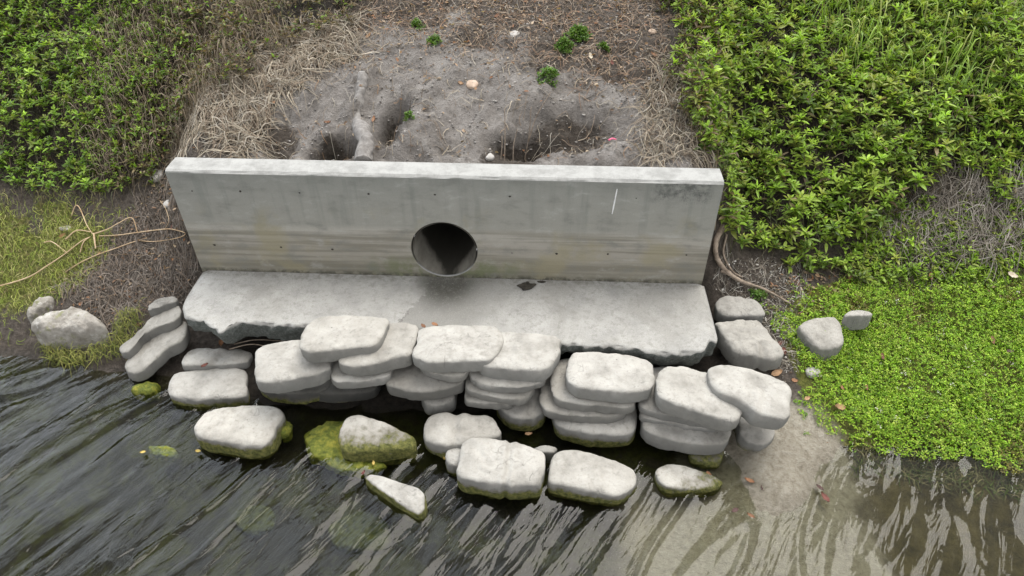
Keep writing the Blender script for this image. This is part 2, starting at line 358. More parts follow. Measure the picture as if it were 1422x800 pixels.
def mat_rock():
    t = NT('lichened rock'); wp = t.coord('World')
    mossline = t.attr('moss', 'OBJECT').outputs['Fac']
    n1 = t.noise(wp, 9, 6, 0.7); n2_ = t.noise(wp, 40, 5, 0.75); pz = t.sep(t.n('ShaderNodeNewGeometry').outputs['Position'])[2]
    c = t.ramp(n1, [(0.28, (0.17, 0.155, 0.13)), (0.48, (0.27, 0.25, 0.22)), (0.66, (0.38, 0.36, 0.325))])
    c = t.mix(t.map(n2_, 0.56, 0.70, 0, 0.65), c, (0.13, 0.115, 0.085))
    c = t.mix(t.map(t.noise(wp, 13, 5, 0.7), 0.55, 0.70, 0, 0.7), c, (0.50, 0.49, 0.46))
    c = t.mix(t.map(t.noise(wp, 11, 4, 0.7), 0.57, 0.68, 0, 0.6), c, (0.17, 0.18, 0.06))
    lvl = t.math('ADD', pz, t.math('MULTIPLY', t.math('SUBTRACT', n1, 0.5), 0.16))
    mk = t.map(t.math('SUBTRACT', lvl, mossline), 0.02, -0.02)
    c = t.mix(mk, c, t.ramp(n2_, [(0.3, (0.04, 0.05, 0.012)), (0.7, (0.16, 0.17, 0.045))]))
    return t.done(t.bsdf(c, 0.9, t.bump(t.math('ADD', t.math('MULTIPLY', n1, 1.5), n2_), 0.6, 0.01)))
def mat_moss_stone():
    t = NT('algae covered stone'); wp = t.coord('World')
    c = t.ramp(t.noise(wp, 22, 6, 0.75), [(0.28, (0.035, 0.045, 0.010)), (0.46, (0.10, 0.12, 0.018)), (0.60, (0.20, 0.20, 0.03)), (0.76, (0.34, 0.27, 0.04))])
    return t.done(t.bsdf(c, 0.8, t.bump(t.noise(wp, 80, 4, 0.7), 0.7, 0.01)))
def mat_water():
    t = NT('rippled water'); wp = t.coord('World')
    # fine capillary ripple on top of the modelled waves
    m0 = t.n('ShaderNodeMapping'); m0.inputs['Rotation'].default_value = (0, 0, math.radians(-57)); t.l(wp, m0.inputs['Vector'])
    m = t.n('ShaderNodeMapping'); m.inputs['Scale'].default_value = (0.62, 3.0, 1); t.l(m0.outputs[0], m.inputs['Vector'])
    rg = t.math('ABSOLUTE', t.math('SUBTRACT', t.noise(m.outputs[0], 3.6, 2, 0.5, 0.7), 0.5))
    n = t.math('ADD', t.math('MULTIPLY', rg, -1.0), t.math('MULTIPLY', t.noise(m.outputs[0], 8.0, 2, 0.5, 0.5), 0.35))
    n = t.math('MULTIPLY', n, t.map(t.noise(wp, 1.7, 3, 0.6, 0.4), 0.34, 0.62, 0.30, 1.15))
    nm = t.bump(n, 0.64, 0.022)
    fr = t.n('ShaderNodeFresnel'); fr.inputs['IOR'].default_value = 1.29; t.l(nm, fr.inputs['Normal'])
    gl = t.n('ShaderNodeBsdfGlossy'); gl.inputs['Roughness'].default_value = 0.008; t.l(nm, gl.inputs['Normal'])
    tr = t.n('ShaderNodeBsdfTransparent'); tr.inputs['Color'].default_value = (0.86, 0.88, 0.79, 1)
    mx = t.n('ShaderNodeMixShader'); t.l(fr.outputs[0], mx.inputs[0]); t.l(tr.outputs[0], mx.inputs[1]); t.l(gl.outputs[0], mx.inputs[2])
    return t.done(mx)

M_WALL, M_SLAB, M_BAG, M_GROUND = mat_headwall(), mat_slab(), mat_bag(), mat_ground()
M_LEAF, M_MAT, M_STRAW = mat_leaf('green leaf'), mat_leaf('small wet leaf', 0.3, 0.5), mat_leaf('dry stalk', 0.1, 0.9)
M_WEED_DIMMED = mat_plain('dimmed drowned weed', (0.008, 0.012, 0.004), (0.05, 0.055, 0.012), 30, 0.9, 0.8)  # tone kept dark to paint in the water's dimming with depth
M_ROCK, M_MSTONE, M_WATER = mat_rock(), mat_moss_stone(), mat_water()
M_HOLE = mat_plain('dark hole disc', (0.012, 0.010, 0.009), (0.05, 0.04, 0.035), 60)  # near-black disc drawn in place of a hole
M_PAINT = mat_plain('white paint', (0.62, 0.62, 0.62), (0.85, 0.85, 0.85), 60)
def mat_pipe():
    t = NT('streaked pipe concrete with painted shade'); co = t.coord('Object'); x, y, z = t.sep(co); n = t.noise(t.coord('Object', (1, .35, 1)), 16, 5, 0.65)
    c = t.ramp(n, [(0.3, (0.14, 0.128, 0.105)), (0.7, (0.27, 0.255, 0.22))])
    w_ = t.math('ADD', t.map(y, 0.04, 0.50, 0.055, 0.32), t.math('MULTIPLY', t.math('SUBTRACT', n, 0.5), 0.16))  # dark streak along the invert, widened inward to paint the pipe's depth shade
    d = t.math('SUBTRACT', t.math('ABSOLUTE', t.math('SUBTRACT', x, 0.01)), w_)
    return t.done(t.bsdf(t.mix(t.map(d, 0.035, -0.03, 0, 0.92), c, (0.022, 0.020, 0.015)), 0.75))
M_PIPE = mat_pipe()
M_WOODY = mat_plain('bleached root', (0.12, 0.09, 0.065), (0.38, 0.31, 0.245), 22, 0.9, 0.9)
M_STALK = mat_plain('tan stalk', (0.36, 0.24, 0.13), (0.56, 0.44, 0.29), 12, 0.7)
M_DIRT = mat_plain('wet dirt', (0.018, 0.016, 0.013), (0.06, 0.052, 0.04), 50, 0.8, 0.8)
M_PALE = mat_plain('pale stone', (0.26, 0.245, 0.225), (0.48, 0.46, 0.43), 25, 0.9, 0.5)
M_TANST = mat_plain('tan stone', (0.30, 0.22, 0.16), (0.48, 0.38, 0.30), 25, 0.9, 0.5)
M_PINK = mat_plain('pink tape', (0.75, 0.10, 0.22), (0.85, 0.20, 0.33), 20, 0.5)
M_SANDR = mat_plain('sand crusted root', (0.12, 0.11, 0.10), (0.27, 0.255, 0.24), 30, 0.95, 1.0)

# ------------------------------------------------------------------ terrain
ZW = -0.47                     # water level
PIPE_X, PIPE_R = -0.01, 0.228
def prof(y, pts):
    p = np.array(pts); d = 0.06
    return sum(np.interp(y + k * d, p[:, 0], p[:, 1]) for k in (-1, -0.5, 0, 0.5, 1)) / 5
PL = [(-30, -2.0), (-6, -1.3), (-2.5, -0.95), (-1.2, -0.74), (-0.75, -0.60), (-0.45, -0.45), (-0.2, -0.30), (0.1, -0.14), (0.45, 0.10), (0.9, 0.45), (1.4, 0.80), (2.1, 1.2), (3, 1.5), (6, 2.2), (14, 3.0), (80, 3.4)]
PR = [(-30, -2.0), (-6, -1.2), (-2.6, -0.78), (-1.6, -0.62), (-1.15, -0.53), (-0.98, -0.455), (-0.7, -0.38), (-0.2, -0.22), (0.2, -0.06), (0.5, 0.12), (0.9, 0.46), (1.4, 0.82), (2.1, 1.18), (3, 1.5), (6, 2.2), (14, 3.0), (80, 3.4)]
PC = [(-30, -2.0), (-6, -1.2), (-2.6, -0.86), (-1.7, -0.68), (-1.2, -0.58), (-0.95, -0.52), (-0.75, -0.42), (-0.4, -0.33), (-0.1, -0.30), (0.0, -0.30)]
PB = [(0.0, 0.70), (0.19, 0.70), (0.5, 0.78), (1.0, 0.96), (1.6, 1.14), (2.2, 1.28), (3, 1.52), (6, 2.2), (14, 3.0), (80, 3.4)]
# erosion holes and heaps behind the wall: x, y, radius x, radius y, depth
PITS = []
def Hbase(x, y):
    x = np.atleast_1d(np.asarray(x, float)); y = np.atleast_1d(np.asarray(y, float))
    l, r, cf, cb = prof(y + 0.08 * np.sin(x * 2.1), PL), prof(y + 0.05 * np.sin(x * 3.0 + 1), PR), prof(y, PC), np.interp(y, *np.array(PB).T)
    sideh = np.where(x < 0, l, r)
    back = np.where(np.abs(x) < 1.80, (y > 0.10) * 1.0, sstep(-.18, .46, y))
    wb = sstep(1.72, 2.25, np.abs(x + 0.05)); wf = np.where(x < 0, sstep(1.45, 2.15, -x), sstep(1.70, 2.25, x))
    # well up the bank every zone meets
    return back * (np.maximum(cb, .70) * (1 - wb) + sideh * wb) + (1 - back) * (cf * (1 - wf) + sideh * wf)
def H(x, y, detail=True):
    x = np.atleast_1d(np.asarray(x, float)); y = np.atleast_1d(np.asarray(y, float))
    h = Hbase(x, y)
    near = sstep(14, 5, np.abs(x)) * sstep(10, 4, np.abs(y))
    amp = np.where((np.abs(x) < 1.9) & (y < 0.15), 0.5, 1.0)
    h = h + near * amp * (0.055 * n2(x, y, 1.7, 3, 3) + 0.022 * n2(x, y, 6.5, 3, 5))
    lump = np.where(y > 0.15, sstep(2.3, 1.6, np.abs(x)) * sstep(2.2, 0.9, y), 0)
    h = h + lump * (0.065 * n2(x, y, 4.2, 4, 8) + 0.05 * np.abs(n2(x, y, 9, 3, 9)) - 0.03 * np.abs(n2(x, y, 19, 2, 10)))
    # sandy shoal running out from the bank
    shoal = np.exp(-(((x - 2.12 - 0.25 * (y + 1.3)) / 0.33) ** 2 + ((y + 1.28) / 0.42) ** 2))
    h = h + shoal * (0.105 + 0.03 * n2(x, y, 9, 3, 14))
    h = h + .10 * np.exp(-(((x - 1.90) / .55) ** 2 + ((y + 2.0) / .75) ** 2)) * (1 + .4 * n2(x, y, 3, 3, 17))
    xw, yw = x + .13 * n2(x, y, 5, 4, 15), y + .13 * n2(x, y, 5, 4, 16)
    for (a, b, ra, rb, dp) in PITS:
        h = h - dp * np.exp(-(((xw - a) / ra) ** 2 + ((yw - b) / rb) ** 2) ** 2)
    if detail: h = h + near * 0.007 * n2(x, y, 28, 2, 12)
    return h
def ground_at(px, py, lift=0.0):
    d = ray(px, py); t = np.linspace(1.5, 16, 1200); P = CAM + d * t[:, None]
    ok = (P[:, 2] < H(P[:, 0], P[:, 1], False) + lift)
    i = int(np.argmax(ok)) if ok.any() else len(t) - 1
    p = P[i].copy(); return p
def pit(px, py, ra, rb, dp):
    p = ground_at(px, py); PITS.append((p[0], p[1], ra, rb, dp))
for a in [(462, 205, .15, .13, .24), (545, 160, .11, .20, .26), (722, 205, .22, .15, .20), (790, 178, .36, .20, .11), (385, 190, .22, .18, .07)]: pit(*a)
for a in [(503, 112), (499, 135), (496, 158), (500, 182)]: pit(*a, .075, .085, -.065)
PITS += [(-0.25, 0.55, .24, .24, -.10), (1.15, 0.38, .16, .12, -.05)]

def poly_w(pts):
    """picture survey points -> points on the ground, as a plan polygon"""
    return np.array([ground_at(*p)[:2] if len(p) == 2 else p[:2] for p in pts])
def inside(poly, x, y):
    c = np.zeros(len(x), bool); j = len(poly) - 1
    for i in range(len(poly)):
        xi, yi = poly[i]; xj, yj = poly[j]
        c ^= ((yi > y) != (yj > y)) & (x < (xj - xi) * (y - yi) / (yj - yi + 1e-12) + xi); j = i
    return c
def sdist(poly, x, y):
    """signed distance, positive inside"""
    d = np.full(len(x), 1e9)
    for i in range(len(poly)):
        a, b = poly[i], poly[(i + 1) % len(poly)]; ab = b - a
        t = np.clip(((x - a[0]) * ab[0] + (y - a[1]) * ab[1]) / (ab @ ab + 1e-12), 0, 1)
        d = np.minimum(d, np.hypot(x - a[0] - t * ab[0], y - a[1] - t * ab[1]))
    return np.where(inside(poly, x, y), d, -d)

Z_SAND = poly_w([(330, 225), (345, 160), (400, 110), (480, 80), (520, 45), (600, 30), (700, 60), (760, 110), (830, 120), (900, 150), (930, 225)])
Z_ALG = np.concatenate([[(-6.5, 0.3), (-6.5, -0.6), (-4.2, -0.55)], poly_w([(0, 480), (50, 470), (70, 420), (110, 395), (150, 350), (175, 315), (180, 290), (100, 272), (0, 265)])])
Z_ALG = np.array([p for p in Z_ALG])
Z_MAT = np.concatenate([poly_w([(1070, 450), (1115, 395), (1200, 375), (1300, 372), (1422, 372)]), [(7.5, 0.2), (7.5, -1.4), (4.6, -1.12)], poly_w([(1422, 668), (1350, 655), (1260, 638), (1180, 632), (1130, 600), (1105, 540)])])
Z_SED = np.array([(1.55, -0.95), (2.0, -0.7), (2.5, -0.75), (2.7, -1.1), (2.75, -1.6), (2.65, -2.3), (2.4, -3.1), (1.2, -3.1), (1.0, -2.2), (1.15, -1.5)])

Z_LB = np.concatenate([[(-7, 0.55), (-7, 4.2), (-0.9, 4.2), (-0.7, 2.4)], poly_w([(520, 8), (470, 40), (410, 70), (330, 110), (265, 150), (245, 205), (222, 235), (215, 265), (170, 278), (90, 268), (0, 272)])])
Z_RB = np.concatenate([poly_w([(1000, 305), (1010, 340), (1050, 358), (1110, 372), (1170, 350), (1235, 320), (1250, 285), (1310, 262), (1422, 275)]), [(7.5, 0.75), (7.5, 4.2), (1.6, 4.2), (1.45, 2.4)], poly_w([(925, 8), (950, 60), (938, 110), (958, 175), (968, 225), (1004, 234)])])
def axis(lo, hi, step, far, n=26):
    core = np.arange(lo, hi + step / 2, step); g = np.cumsum(np.geomspace(step * 1.4, (far - hi) / 5, n)); g = g / g[-1]
    return np.concatenate([(lo - g[::-1] * (lo + far)) if False else lo - (far + lo) * g[::-1], core, hi + (far - hi) * g])
def grid_faces(nx, ny):
    i = np.arange(nx - 1)[:, None] * ny + np.arange(ny - 1)[None, :]
    return np.stack([i, i + ny, i + ny + 1, i + 1], -1).reshape(-1, 4)
gx, gy = axis(-4.6, 5.0, 0.022, 60), axis(-2.9, 3.4, 0.022, 60)
# keep grid lines off the hidden step inside the wall
X, Y = np.meshgrid(gx, gy, indexing='ij'); x, y = X.ravel(), Y.ravel(); z = H(x, y)
GF = grid_faces(len(gx), len(gy))
fx, fy = x[GF].mean(1), y[GF].mean(1)
GF = GF[~((np.abs(fx - PIPE_X) < 0.30) & (fy > 0.0) & (fy < 0.185))]
cover = np.stack([sstep(-0.55, 0.35, sdist(Z_SAND, x, y) + 0.55 * n2(x, y, 2.6, 5, 91) - .05), sstep(-0.10, 0.12, sdist(Z_ALG, x, y)), sstep(-0.45, 0.45, sdist(Z_SED, x, y) + 0.30 * n2(x, y, 2.0, 4, 92))], 1)
cover[:, 1] *= np.clip(.62 + 1.0 * n2(x, y, 3.2, 4, 95), 0, 1)
cover[:, 1] = np.maximum(cover[:, 1], 0.9 * sstep(-0.05, 0.1, sdist(Z_MAT, x, y)))
for (a_, b_, ra, rb, dp) in PITS:
    if dp > 0: cover[:, 0] *= 1 - .8 * np.exp(-(((x - a_) / (ra * .9)) ** 2 + ((y - b_) / (rb * .9)) ** 2) ** 1.5)
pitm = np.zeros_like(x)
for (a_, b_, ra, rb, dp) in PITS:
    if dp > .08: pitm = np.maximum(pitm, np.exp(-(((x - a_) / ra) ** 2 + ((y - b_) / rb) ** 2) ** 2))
hum_shade = np.maximum(.5 * pitm, sstep(-.05, .25, sdist(Z_LB, x, y)) * .85)  # pit floors get painted hollow shade; soil under leaves gets humus
hum_shade = np.maximum(hum_shade, sstep(-.05, .25, sdist(Z_RB, x, y)) * .85)
hum_shade = np.maximum(hum_shade, sstep(-1.55, -1.4, x) * sstep(1.95, 1.8, x) * sstep(-1.12, -.95, y) * (y < .1))  # paints the shade below slab and sacks into the ground colour
cover = np.column_stack([cover, hum_shade])
ground = mesh('ground', np.stack([x, y, z], 1), GF, M_GROUND, col=cover)
tag(ground, 'sandy grey bank sloping down to the stream bed', None, None, 'structure')

# ------------------------------------------------------------------ water
wx, wy = axis(-4.6, 5.0, 0.016, 60), axis(-3.2, 0.2, 0.016, 60)
wy = wy[wy < 0.6]
X, Y = np.meshgrid(wx, wy, indexing='ij'); x, y = X.ravel(), Y.ravel()
ang = np.radians(59 - 22 * sstep(-1.2, -2.8, x) * sstep(-1.7, -0.6, y)); xo, yo = x + 2.5, y + .9
u = xo * np.cos(ang) + yo * np.sin(ang); v = -xo * np.sin(ang) + yo * np.cos(ang)
warp = 0.10 * n2(x, y, 1.5, 2, 21)
p = np.stack([u * 0.9, (v + warp) * 5.2, np.zeros_like(u)], 1)
wv = np.clip(1 - 2.3 * np.abs(fbm(p, 2, 31)), 0, 1) ** 1.6 * (1 + .5 * sstep(-.3, -2, x))
p2 = np.stack([u * 2.6, (v + 0.6 * warp) * 11.0, np.ones_like(u)], 1)
near = sstep(9, 4, np.abs(x)) * sstep(-9, -4, y)
wz = ZW + near * (0.015 * wv + 0.0080 * fbm(p2, 1, 37))
water = mesh('water', np.stack([x, y, wz], 1), grid_faces(len(wx), len(wy)), M_WATER)
tag(water, 'clear shallow stream with wind ripples reflecting the sky', None, None, 'structure')

# ------------------------------------------------------------------ concrete headwall
WX, WH, WT = 1.80, 0.825, 0.19
hw = empty('drainage_headwall', (0, 0, 0), 'grey concrete headwall with round pipe opening and pale flat top', 'headwall')
def wall_mesh():
    N = 72; ch = 0.018; zb = -0.26
    def rim(yy, r):
        return np.array([(PIPE_X + r * math.cos(a), yy, 0.236 + r * math.sin(a)) for a in np.linspace(0, 2 * math.pi, N, endpoint=False)])
    def border(yy, x0, x1, z0, z1):
        out = []
        for a in np.linspace(0, 2 * math.pi, N, endpoint=False):
            c, s = math.cos(a), math.sin(a)
            k = min(((x1 if c > 0 else -x0) / abs(c)) if abs(c) > 1e-9 else 1e9, (((z1 - .236) if s > 0 else (.236 - z0)) / abs(s)) if abs(s) > 1e-9 else 1e9)
            out.append((PIPE_X * 0 + k * c, yy, .236 + k * s))
        out = np.array(out)
        for cx in (x0, x1):
            for cz in (z0, z1):
                j = np.argmin(np.hypot(out[:, 0] - cx, out[:, 2] - cz)); out[j] = (cx, yy, cz)
        return out
    B0 = border(0, -WX, WX, zb, WH - ch); B1 = border(WT, -WX, WX, zb, WH)
    rings = [rim(0.10, PIPE_R - .004), rim(0.008, PIPE_R), rim(0, PIPE_R + .006)]
    for k in np.linspace(0.12, 1, 7): rings.append(rings[2] + (B0 - rings[2]) * k)
    V = list(np.concatenate(rings)); F = []
    for a in range(len(rings) - 1):
        for i in range(N):
            j = (i + 1) % N; F.append((a * N + i, a * N + j, (a + 1) * N + j, (a + 1) * N + i)[::-1])
    n = len(V); zt = [WH - ch, WH - .001, WH]
    # coping, back and ends
    P = []
    for xx in (-WX, WX):
        P += [(xx, 0, zb), (xx, 0, WH - ch), (xx, ch, WH), (xx, WT - ch, WH), (xx, WT, WH - ch), (xx, WT, 0.52)]
    V += [np.array(q) for q in P]
    F.append((n + 4, n + 10, n + 11, n + 5))
    nx = 260; xs = np.linspace(-WX, WX, nx); base = len(V)
    wear = lambda k, a: a * np.clip(fbm(np.stack([xs * 9, xs * 0 + k * 5.1, xs * 0], 1), 4, 400 + k), -.4, 1) + 2.2 * a * np.clip(fbm(np.stack([xs * 3.5, xs * 0 + k * 9.1, xs * 0], 1), 4, 420 + k) - .30, 0, 1)
    cols_ = [(np.zeros(nx), np.full(nx, WH - ch)), (.30 * ch + wear(0, .006), WH - .62 * ch - wear(1, .006)), (ch + wear(2, .010), WH - .1 * ch - wear(0, .003)), (np.full(nx, .06), WH + 0 * xs), (np.full(nx, .12), WH + .001 + 0 * xs), (WT - ch + 0 * xs, WH + 0 * xs), (np.full(nx, WT), np.full(nx, WH - ch))]
    for yy, zz in cols_: V += list(np.stack([xs, yy, zz], 1))
    for r_i in range(len(cols_) - 1):
        for i in range(nx - 1): F.append((base + r_i * nx + i, base + r_i * nx + i + 1, base + (r_i + 1) * nx + i + 1, base + (r_i + 1) * nx + i))
    F += [(n, n + 1, n + 2, n + 3, n + 4, n + 5)[::-1], (n + 6, n + 7, n + 8, n + 9, n + 10, n + 11)]
    return np.array(V), F
V, F = wall_mesh()
wl = mesh('wall', V, F, M_WALL, hw, smooth=False)
# pipe: open tube running back under the bank
N = 64; ys = [0.004, 0.4, 1.0, 1.8, 2.6]; V = []
for yy in ys:
    for a in np.linspace(0, 2 * math.pi, N, endpoint=False): V.append((PIPE_X + (PIPE_R - .007) * math.cos(a), yy, 0.236 + (PIPE_R - .007) * math.sin(a)))
F = [(a * N + i, a * N + (i + 1) % N, (a + 1) * N + (i + 1) % N, (a + 1) * N + i) for a in range(len(ys) - 1) for i in range(N)]
F.append(tuple((len(ys) - 1) * N + i for i in range(N)))
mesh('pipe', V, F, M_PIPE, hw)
for (px, py) in [(267, 265), (334, 265.5), (416, 267.5), (512, 269), (604, 270), (708, 272.5), (883.5, 275), (298, 340), (390.5, 343), (461.5, 346), (711, 351), (773, 352), (844, 352.6), (953, 354)]:
    q = at_y(px, py); V = [(q[0], -0.001, q[2])]; r0 = random.uniform(.004, .008)
    for k in range(12):
        r = r0 * random.uniform(.75, 1.2); a = k * math.pi / 6; V.append((q[0] + 1.25 * r * math.cos(a), -0.0035, q[2] + r * math.sin(a)))
    mesh('tie_hole', V, [(0, 1 + (k + 1) % 12, 1 + k) for k in range(12)], M_HOLE, hw)
a, b = at_y(857, 262), at_y(850, 297); V = []
for k in range(9):
    q = a + (b - a) * k / 8; ww = .0025 + .0025 * random.random(); V += [(q[0] - ww, -.003, q[2]), (q[0] + ww, -.003, q[2])]
tag(mesh('paint_streak', V, [(2 * k, 2 * k + 1, 2 * k + 3, 2 * k + 2) for k in range(8)], M_PAINT, hw), 'thin white streak on the wall face')

# footing slab with a broken front lip
def slab_mesh():
    edge_px = [(253, 428), (257, 440), (268, 443), (281, 445), (294, 453), (304, 461), (315, 455), (330, 447), (357, 448), (383, 450), (430, 451), (500, 453), (560, 457), (640, 464), (700, 468), (780, 476), (800, 477), (818, 480), (845, 480), (870, 483), (900, 488), (930, 490), (960, 489), (978, 485), (986, 472)]
    E = np.array([at_z(*p, 0)[:2] for p in edge_px])
    nx = 240; us = np.linspace(0, 1, nx); xs = -1.80 + 3.62 * us
    o = np.argsort(E[:, 0]); yf = np.interp(xs, E[o, 0], E[o, 1])
    yf += 0.012 * fbm(np.stack([xs * 9, xs * 0, xs * 0], 1), 4, 41)
    yl = np.interp(xs, [-1.80, -1.775, -1.74, -1.68], [-0.30, -0.42, -0.50, -9]); yf = np.maximum(yf, yl)
    yr = np.interp(xs, [1.62, 1.74, 1.80, 1.82], [-9, -0.66, -0.60, -0.53]); yf = np.maximum(yf, yr)
    th = np.interp(xs, [-1.8, -1.0, 0, 1.0, 1.5, 1.82], [.12, .17, .17, .12, .13, .16]) + 0.03 * fbm(np.stack([xs * 4, xs * 0 + 3, xs * 0], 1), 3, 43)
    rows = []; nt = 26
    for k in range(nt):
        s = k / (nt - 1); rows.append(np.stack([xs, -0.002 + (yf + 0.03 + .002) * s, np.zeros(nx) - 0.0 * s], 1))
    for s in np.linspace(0.15, 1, 5):
        a = s * math.pi / 2; rows.append(np.stack([xs, yf + 0.03 - 0.03 * math.sin(a), np.full(nx, -0.022 * (1 - math.cos(a)))], 1))
    for s in np.linspace(0.12, 1, 9): rows.append(np.stack([xs, yf + 0.05 * s ** 2, -0.022 - th * s], 1))
    for s in (0.3, 0.7, 1.0): rows.append(np.stack([xs, yf + 0.05 + (0.02 - yf - 0.05 - 0.022) * s, -0.022 - th], 1))
    V = np.stack(rows, 1); nr = V.shape[1]; P = V.reshape(-1, 3)
    k = np.tile(np.arange(nr), nx); face = (k >= nt + 2)
    nz = fbm(P * 26, 4, 45); P[:, 1] += np.where(face, 0.022 * nz, 0); P[:, 2] += np.where(face, 0.02 * fbm(P * 18 + 5, 3, 46), 0.0025 * fbm(P * 6, 3, 47) - 0.002)
    P[:, 2] += np.where(k < nt, 0.003 * fbm(P * np.array([3, 3, 1]), 2, 48), 0)
    end = np.minimum(np.abs(P[:, 0] + 1.80), np.abs(P[:, 0] - 1.82))
    P[:, 2] -= 0.02 * sstep(0.05, 0, end) * (k < nt + 5)
    F = list(map(tuple, grid_faces(nx, nr)))
    F.append(tuple(range(nr))[::-1]); F.append(tuple((nx - 1) * nr + i for i in range(nr)))
    return P, [f[::-1] for f in F]
V, F = slab_mesh()
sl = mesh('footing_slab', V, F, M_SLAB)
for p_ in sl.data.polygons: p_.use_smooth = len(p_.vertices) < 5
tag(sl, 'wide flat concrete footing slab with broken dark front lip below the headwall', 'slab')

# ------------------------------------------------------------------ sacks and stones
def smooth_closed(P, n=132, rounds=2):
    P = np.asarray(P, float)
    for _ in range(rounds):
        Q = np.roll(P, -1, 0); P = np.stack([0.8 * P + 0.2 * Q, 0.2 * P + 0.8 * Q], 1).reshape(-1, P.shape[1])
    d = np.linalg.norm(np.roll(P, -1, 0) - P, axis=1); s = np.concatenate([[0], np.cumsum(d)]); Pc = np.concatenate([P, P[:1]])
    t = np.linspace(0, s[-1], n, endpoint=False)
    return np.stack([np.interp(t, s, Pc[:, k]) for k in range(P.shape[1])], 1)
SEED = [100]
def pillow(name, label, out, zc, T, tilt=(0, 0), moss=-9.0, mossside=0.0, tint=1.0, boxy=0.27, wrinkle=0.007, lump=0.013, mat=None, cat='concrete sack', group=None, folds=None, taper=0.13):
    """a sack set hard: plan outline (world x, y), centre height, thickness"""
    SEED[0] += 1; sd_ = SEED[0]
    O = smooth_closed(out); c = O.mean(0); na = len(O)
    rmax = np.max(np.linalg.norm(O - c, axis=1)); rows = []; ne = 2 / boxy
    lim = math.acos(.88 ** (1 / boxy)); prof_ = [(r, -(1 - r ** ne) ** (1 / ne)) for r in np.linspace(.10, .82, 6)]
    prof_ += [(math.cos(p_) ** boxy, math.copysign(abs(math.sin(p_)) ** boxy, p_)) for p_ in np.linspace(-lim, lim, 13)]
    prof_ += [(r, (1 - r ** ne) ** (1 / ne)) for r in np.linspace(.84, .05, 20)]; nr = len(prof_)
    for r, zz in prof_:
        P = c + (O - c) * r; d = np.linalg.norm(P - c, axis=1) / rmax
        h = T / 2 * zz * (1 - taper * d ** 2)
        rows.append(np.column_stack([P, zc + h + (P - c) @ np.array(tilt)]))
    V = np.concatenate(rows)
    bot, top = np.array([*c, zc - T / 2]), np.array([*c, zc + T / 2])
    V = np.concatenate([V, [bot, top]])
    n_dir = V - np.array([*c, zc]); n_dir[:, 2] *= 2.2; n_dir /= np.linalg.norm(n_dir, axis=1)[:, None] + 1e-9
    off = sd_ * 7.7
    amp = lump * fbm(V * 6 + off, 2, sd_) + wrinkle * fbm(V * 26 + off, 3, sd_ + 1)
    th_ = np.arctan2(V[:, 1] - c[1], V[:, 0] - c[0]); eq = np.exp(-((V[:, 2] - zc - (V[:, :2] - c) @ np.array(tilt)) / (.30 * T)) ** 2)
    amp = amp + .006 * eq * fbm(np.stack([np.cos(th_) * 7 + off, np.sin(th_) * 7, V[:, 2] * 6], 1), 3, sd_ + 3)
    if folds:
        for (ax, ay, bx, by, dep, wid) in folds:      # creases given in the sack's own plan, -1..1
            A = c + rmax * np.array([ax, ay]); B = c + rmax * np.array([bx, by]); ab = B - A
            wv_ = V[:, :2] + 0.02 * fbm(V * 9 + off, 2, sd_ + 5)[:, None]
            tt = np.clip(((wv_ - A) @ ab) / (ab @ ab), 0, 1); dd = np.linalg.norm(wv_ - A - tt[:, None] * ab, axis=1)
            amp = amp - dep * np.exp(-(dd / wid) ** 2) + 0.5 * dep * np.exp(-((dd - 2.2 * wid) / wid) ** 2)
    V = V + n_dir * amp[:, None]
    F = [(a * na + i, a * na + (i + 1) % na, (a + 1) * na + (i + 1) % na, (a + 1) * na + i) for a in range(nr - 1) for i in range(na)]
    F += [(len(V) - 2, (i + 1) % na, i) for i in range(na)] + [(len(V) - 1, (nr - 1) * na + i, (nr - 1) * na + (i + 1) % na) for i in range(na)]
    # orientation
    area = 0.5 * np.sum(O[:, 0] * np.roll(O[:, 1], -1) - np.roll(O[:, 0], -1) * O[:, 1])
    if area < 0: F = [f[::-1] for f in F]
    o = mesh(name, V, F, mat or M_BAG, origin=(c[0], c[1], zc - T / 2))
    o['moss'] = float(moss); o['mossside'] = float(mossside); o['tint'] = float(tint)
    return tag(o, label, cat, group)
ORG = {1: (30, 390, 4.704), 2: (230, 430, 4.704), 3: (400, 430, 4.704), 4: (560, 440, 4.704), 5: (720, 470, 4.704), 6: (870, 490, 4.704), 7: (980, 400, 4.704), 8: (230, 420, 3.3333), 9: (400, 550, 2.539)}
def survey(k, pts):
    if not k: return [(float(a), float(b)) for a, b in pts]
    ox, oy, s = ORG[k]; return [(ox + a / s, oy + b / s) for a, b in pts]
def plan(pts, zc, T, tilt=(0, 0)):
    """silhouette seen from the camera -> plan outline of a body of thickness T"""
    ys = np.array([p[1] for p in pts]); lo, hi = ys.min(), ys.max(); c = None; P = None
    for it in range(4):
        out = []
        for (a, b) in pts:
            z = zc + 0.36 * T * (1 - 2 * (b - lo) / (hi - lo))
            if P is None: out.append(at_z(a, b, z)[:2]); continue
            d = ray(a, b)          # hit the tilted plane
            t = (z - CAM[2] + tilt[0] * (CAM[0] - c[0]) + tilt[1] * (CAM[1] - c[1]) - 0) / 1.0
            den = d[2] - tilt[0] * d[0] - tilt[1] * d[1]
            s = (z - CAM[2] + tilt[0] * (CAM[0] - c[0]) + tilt[1] * (CAM[1] - c[1])) / den
            out.append((CAM + d * s)[:2])
        P = np.array(out); c = P.mean(0)
    return P
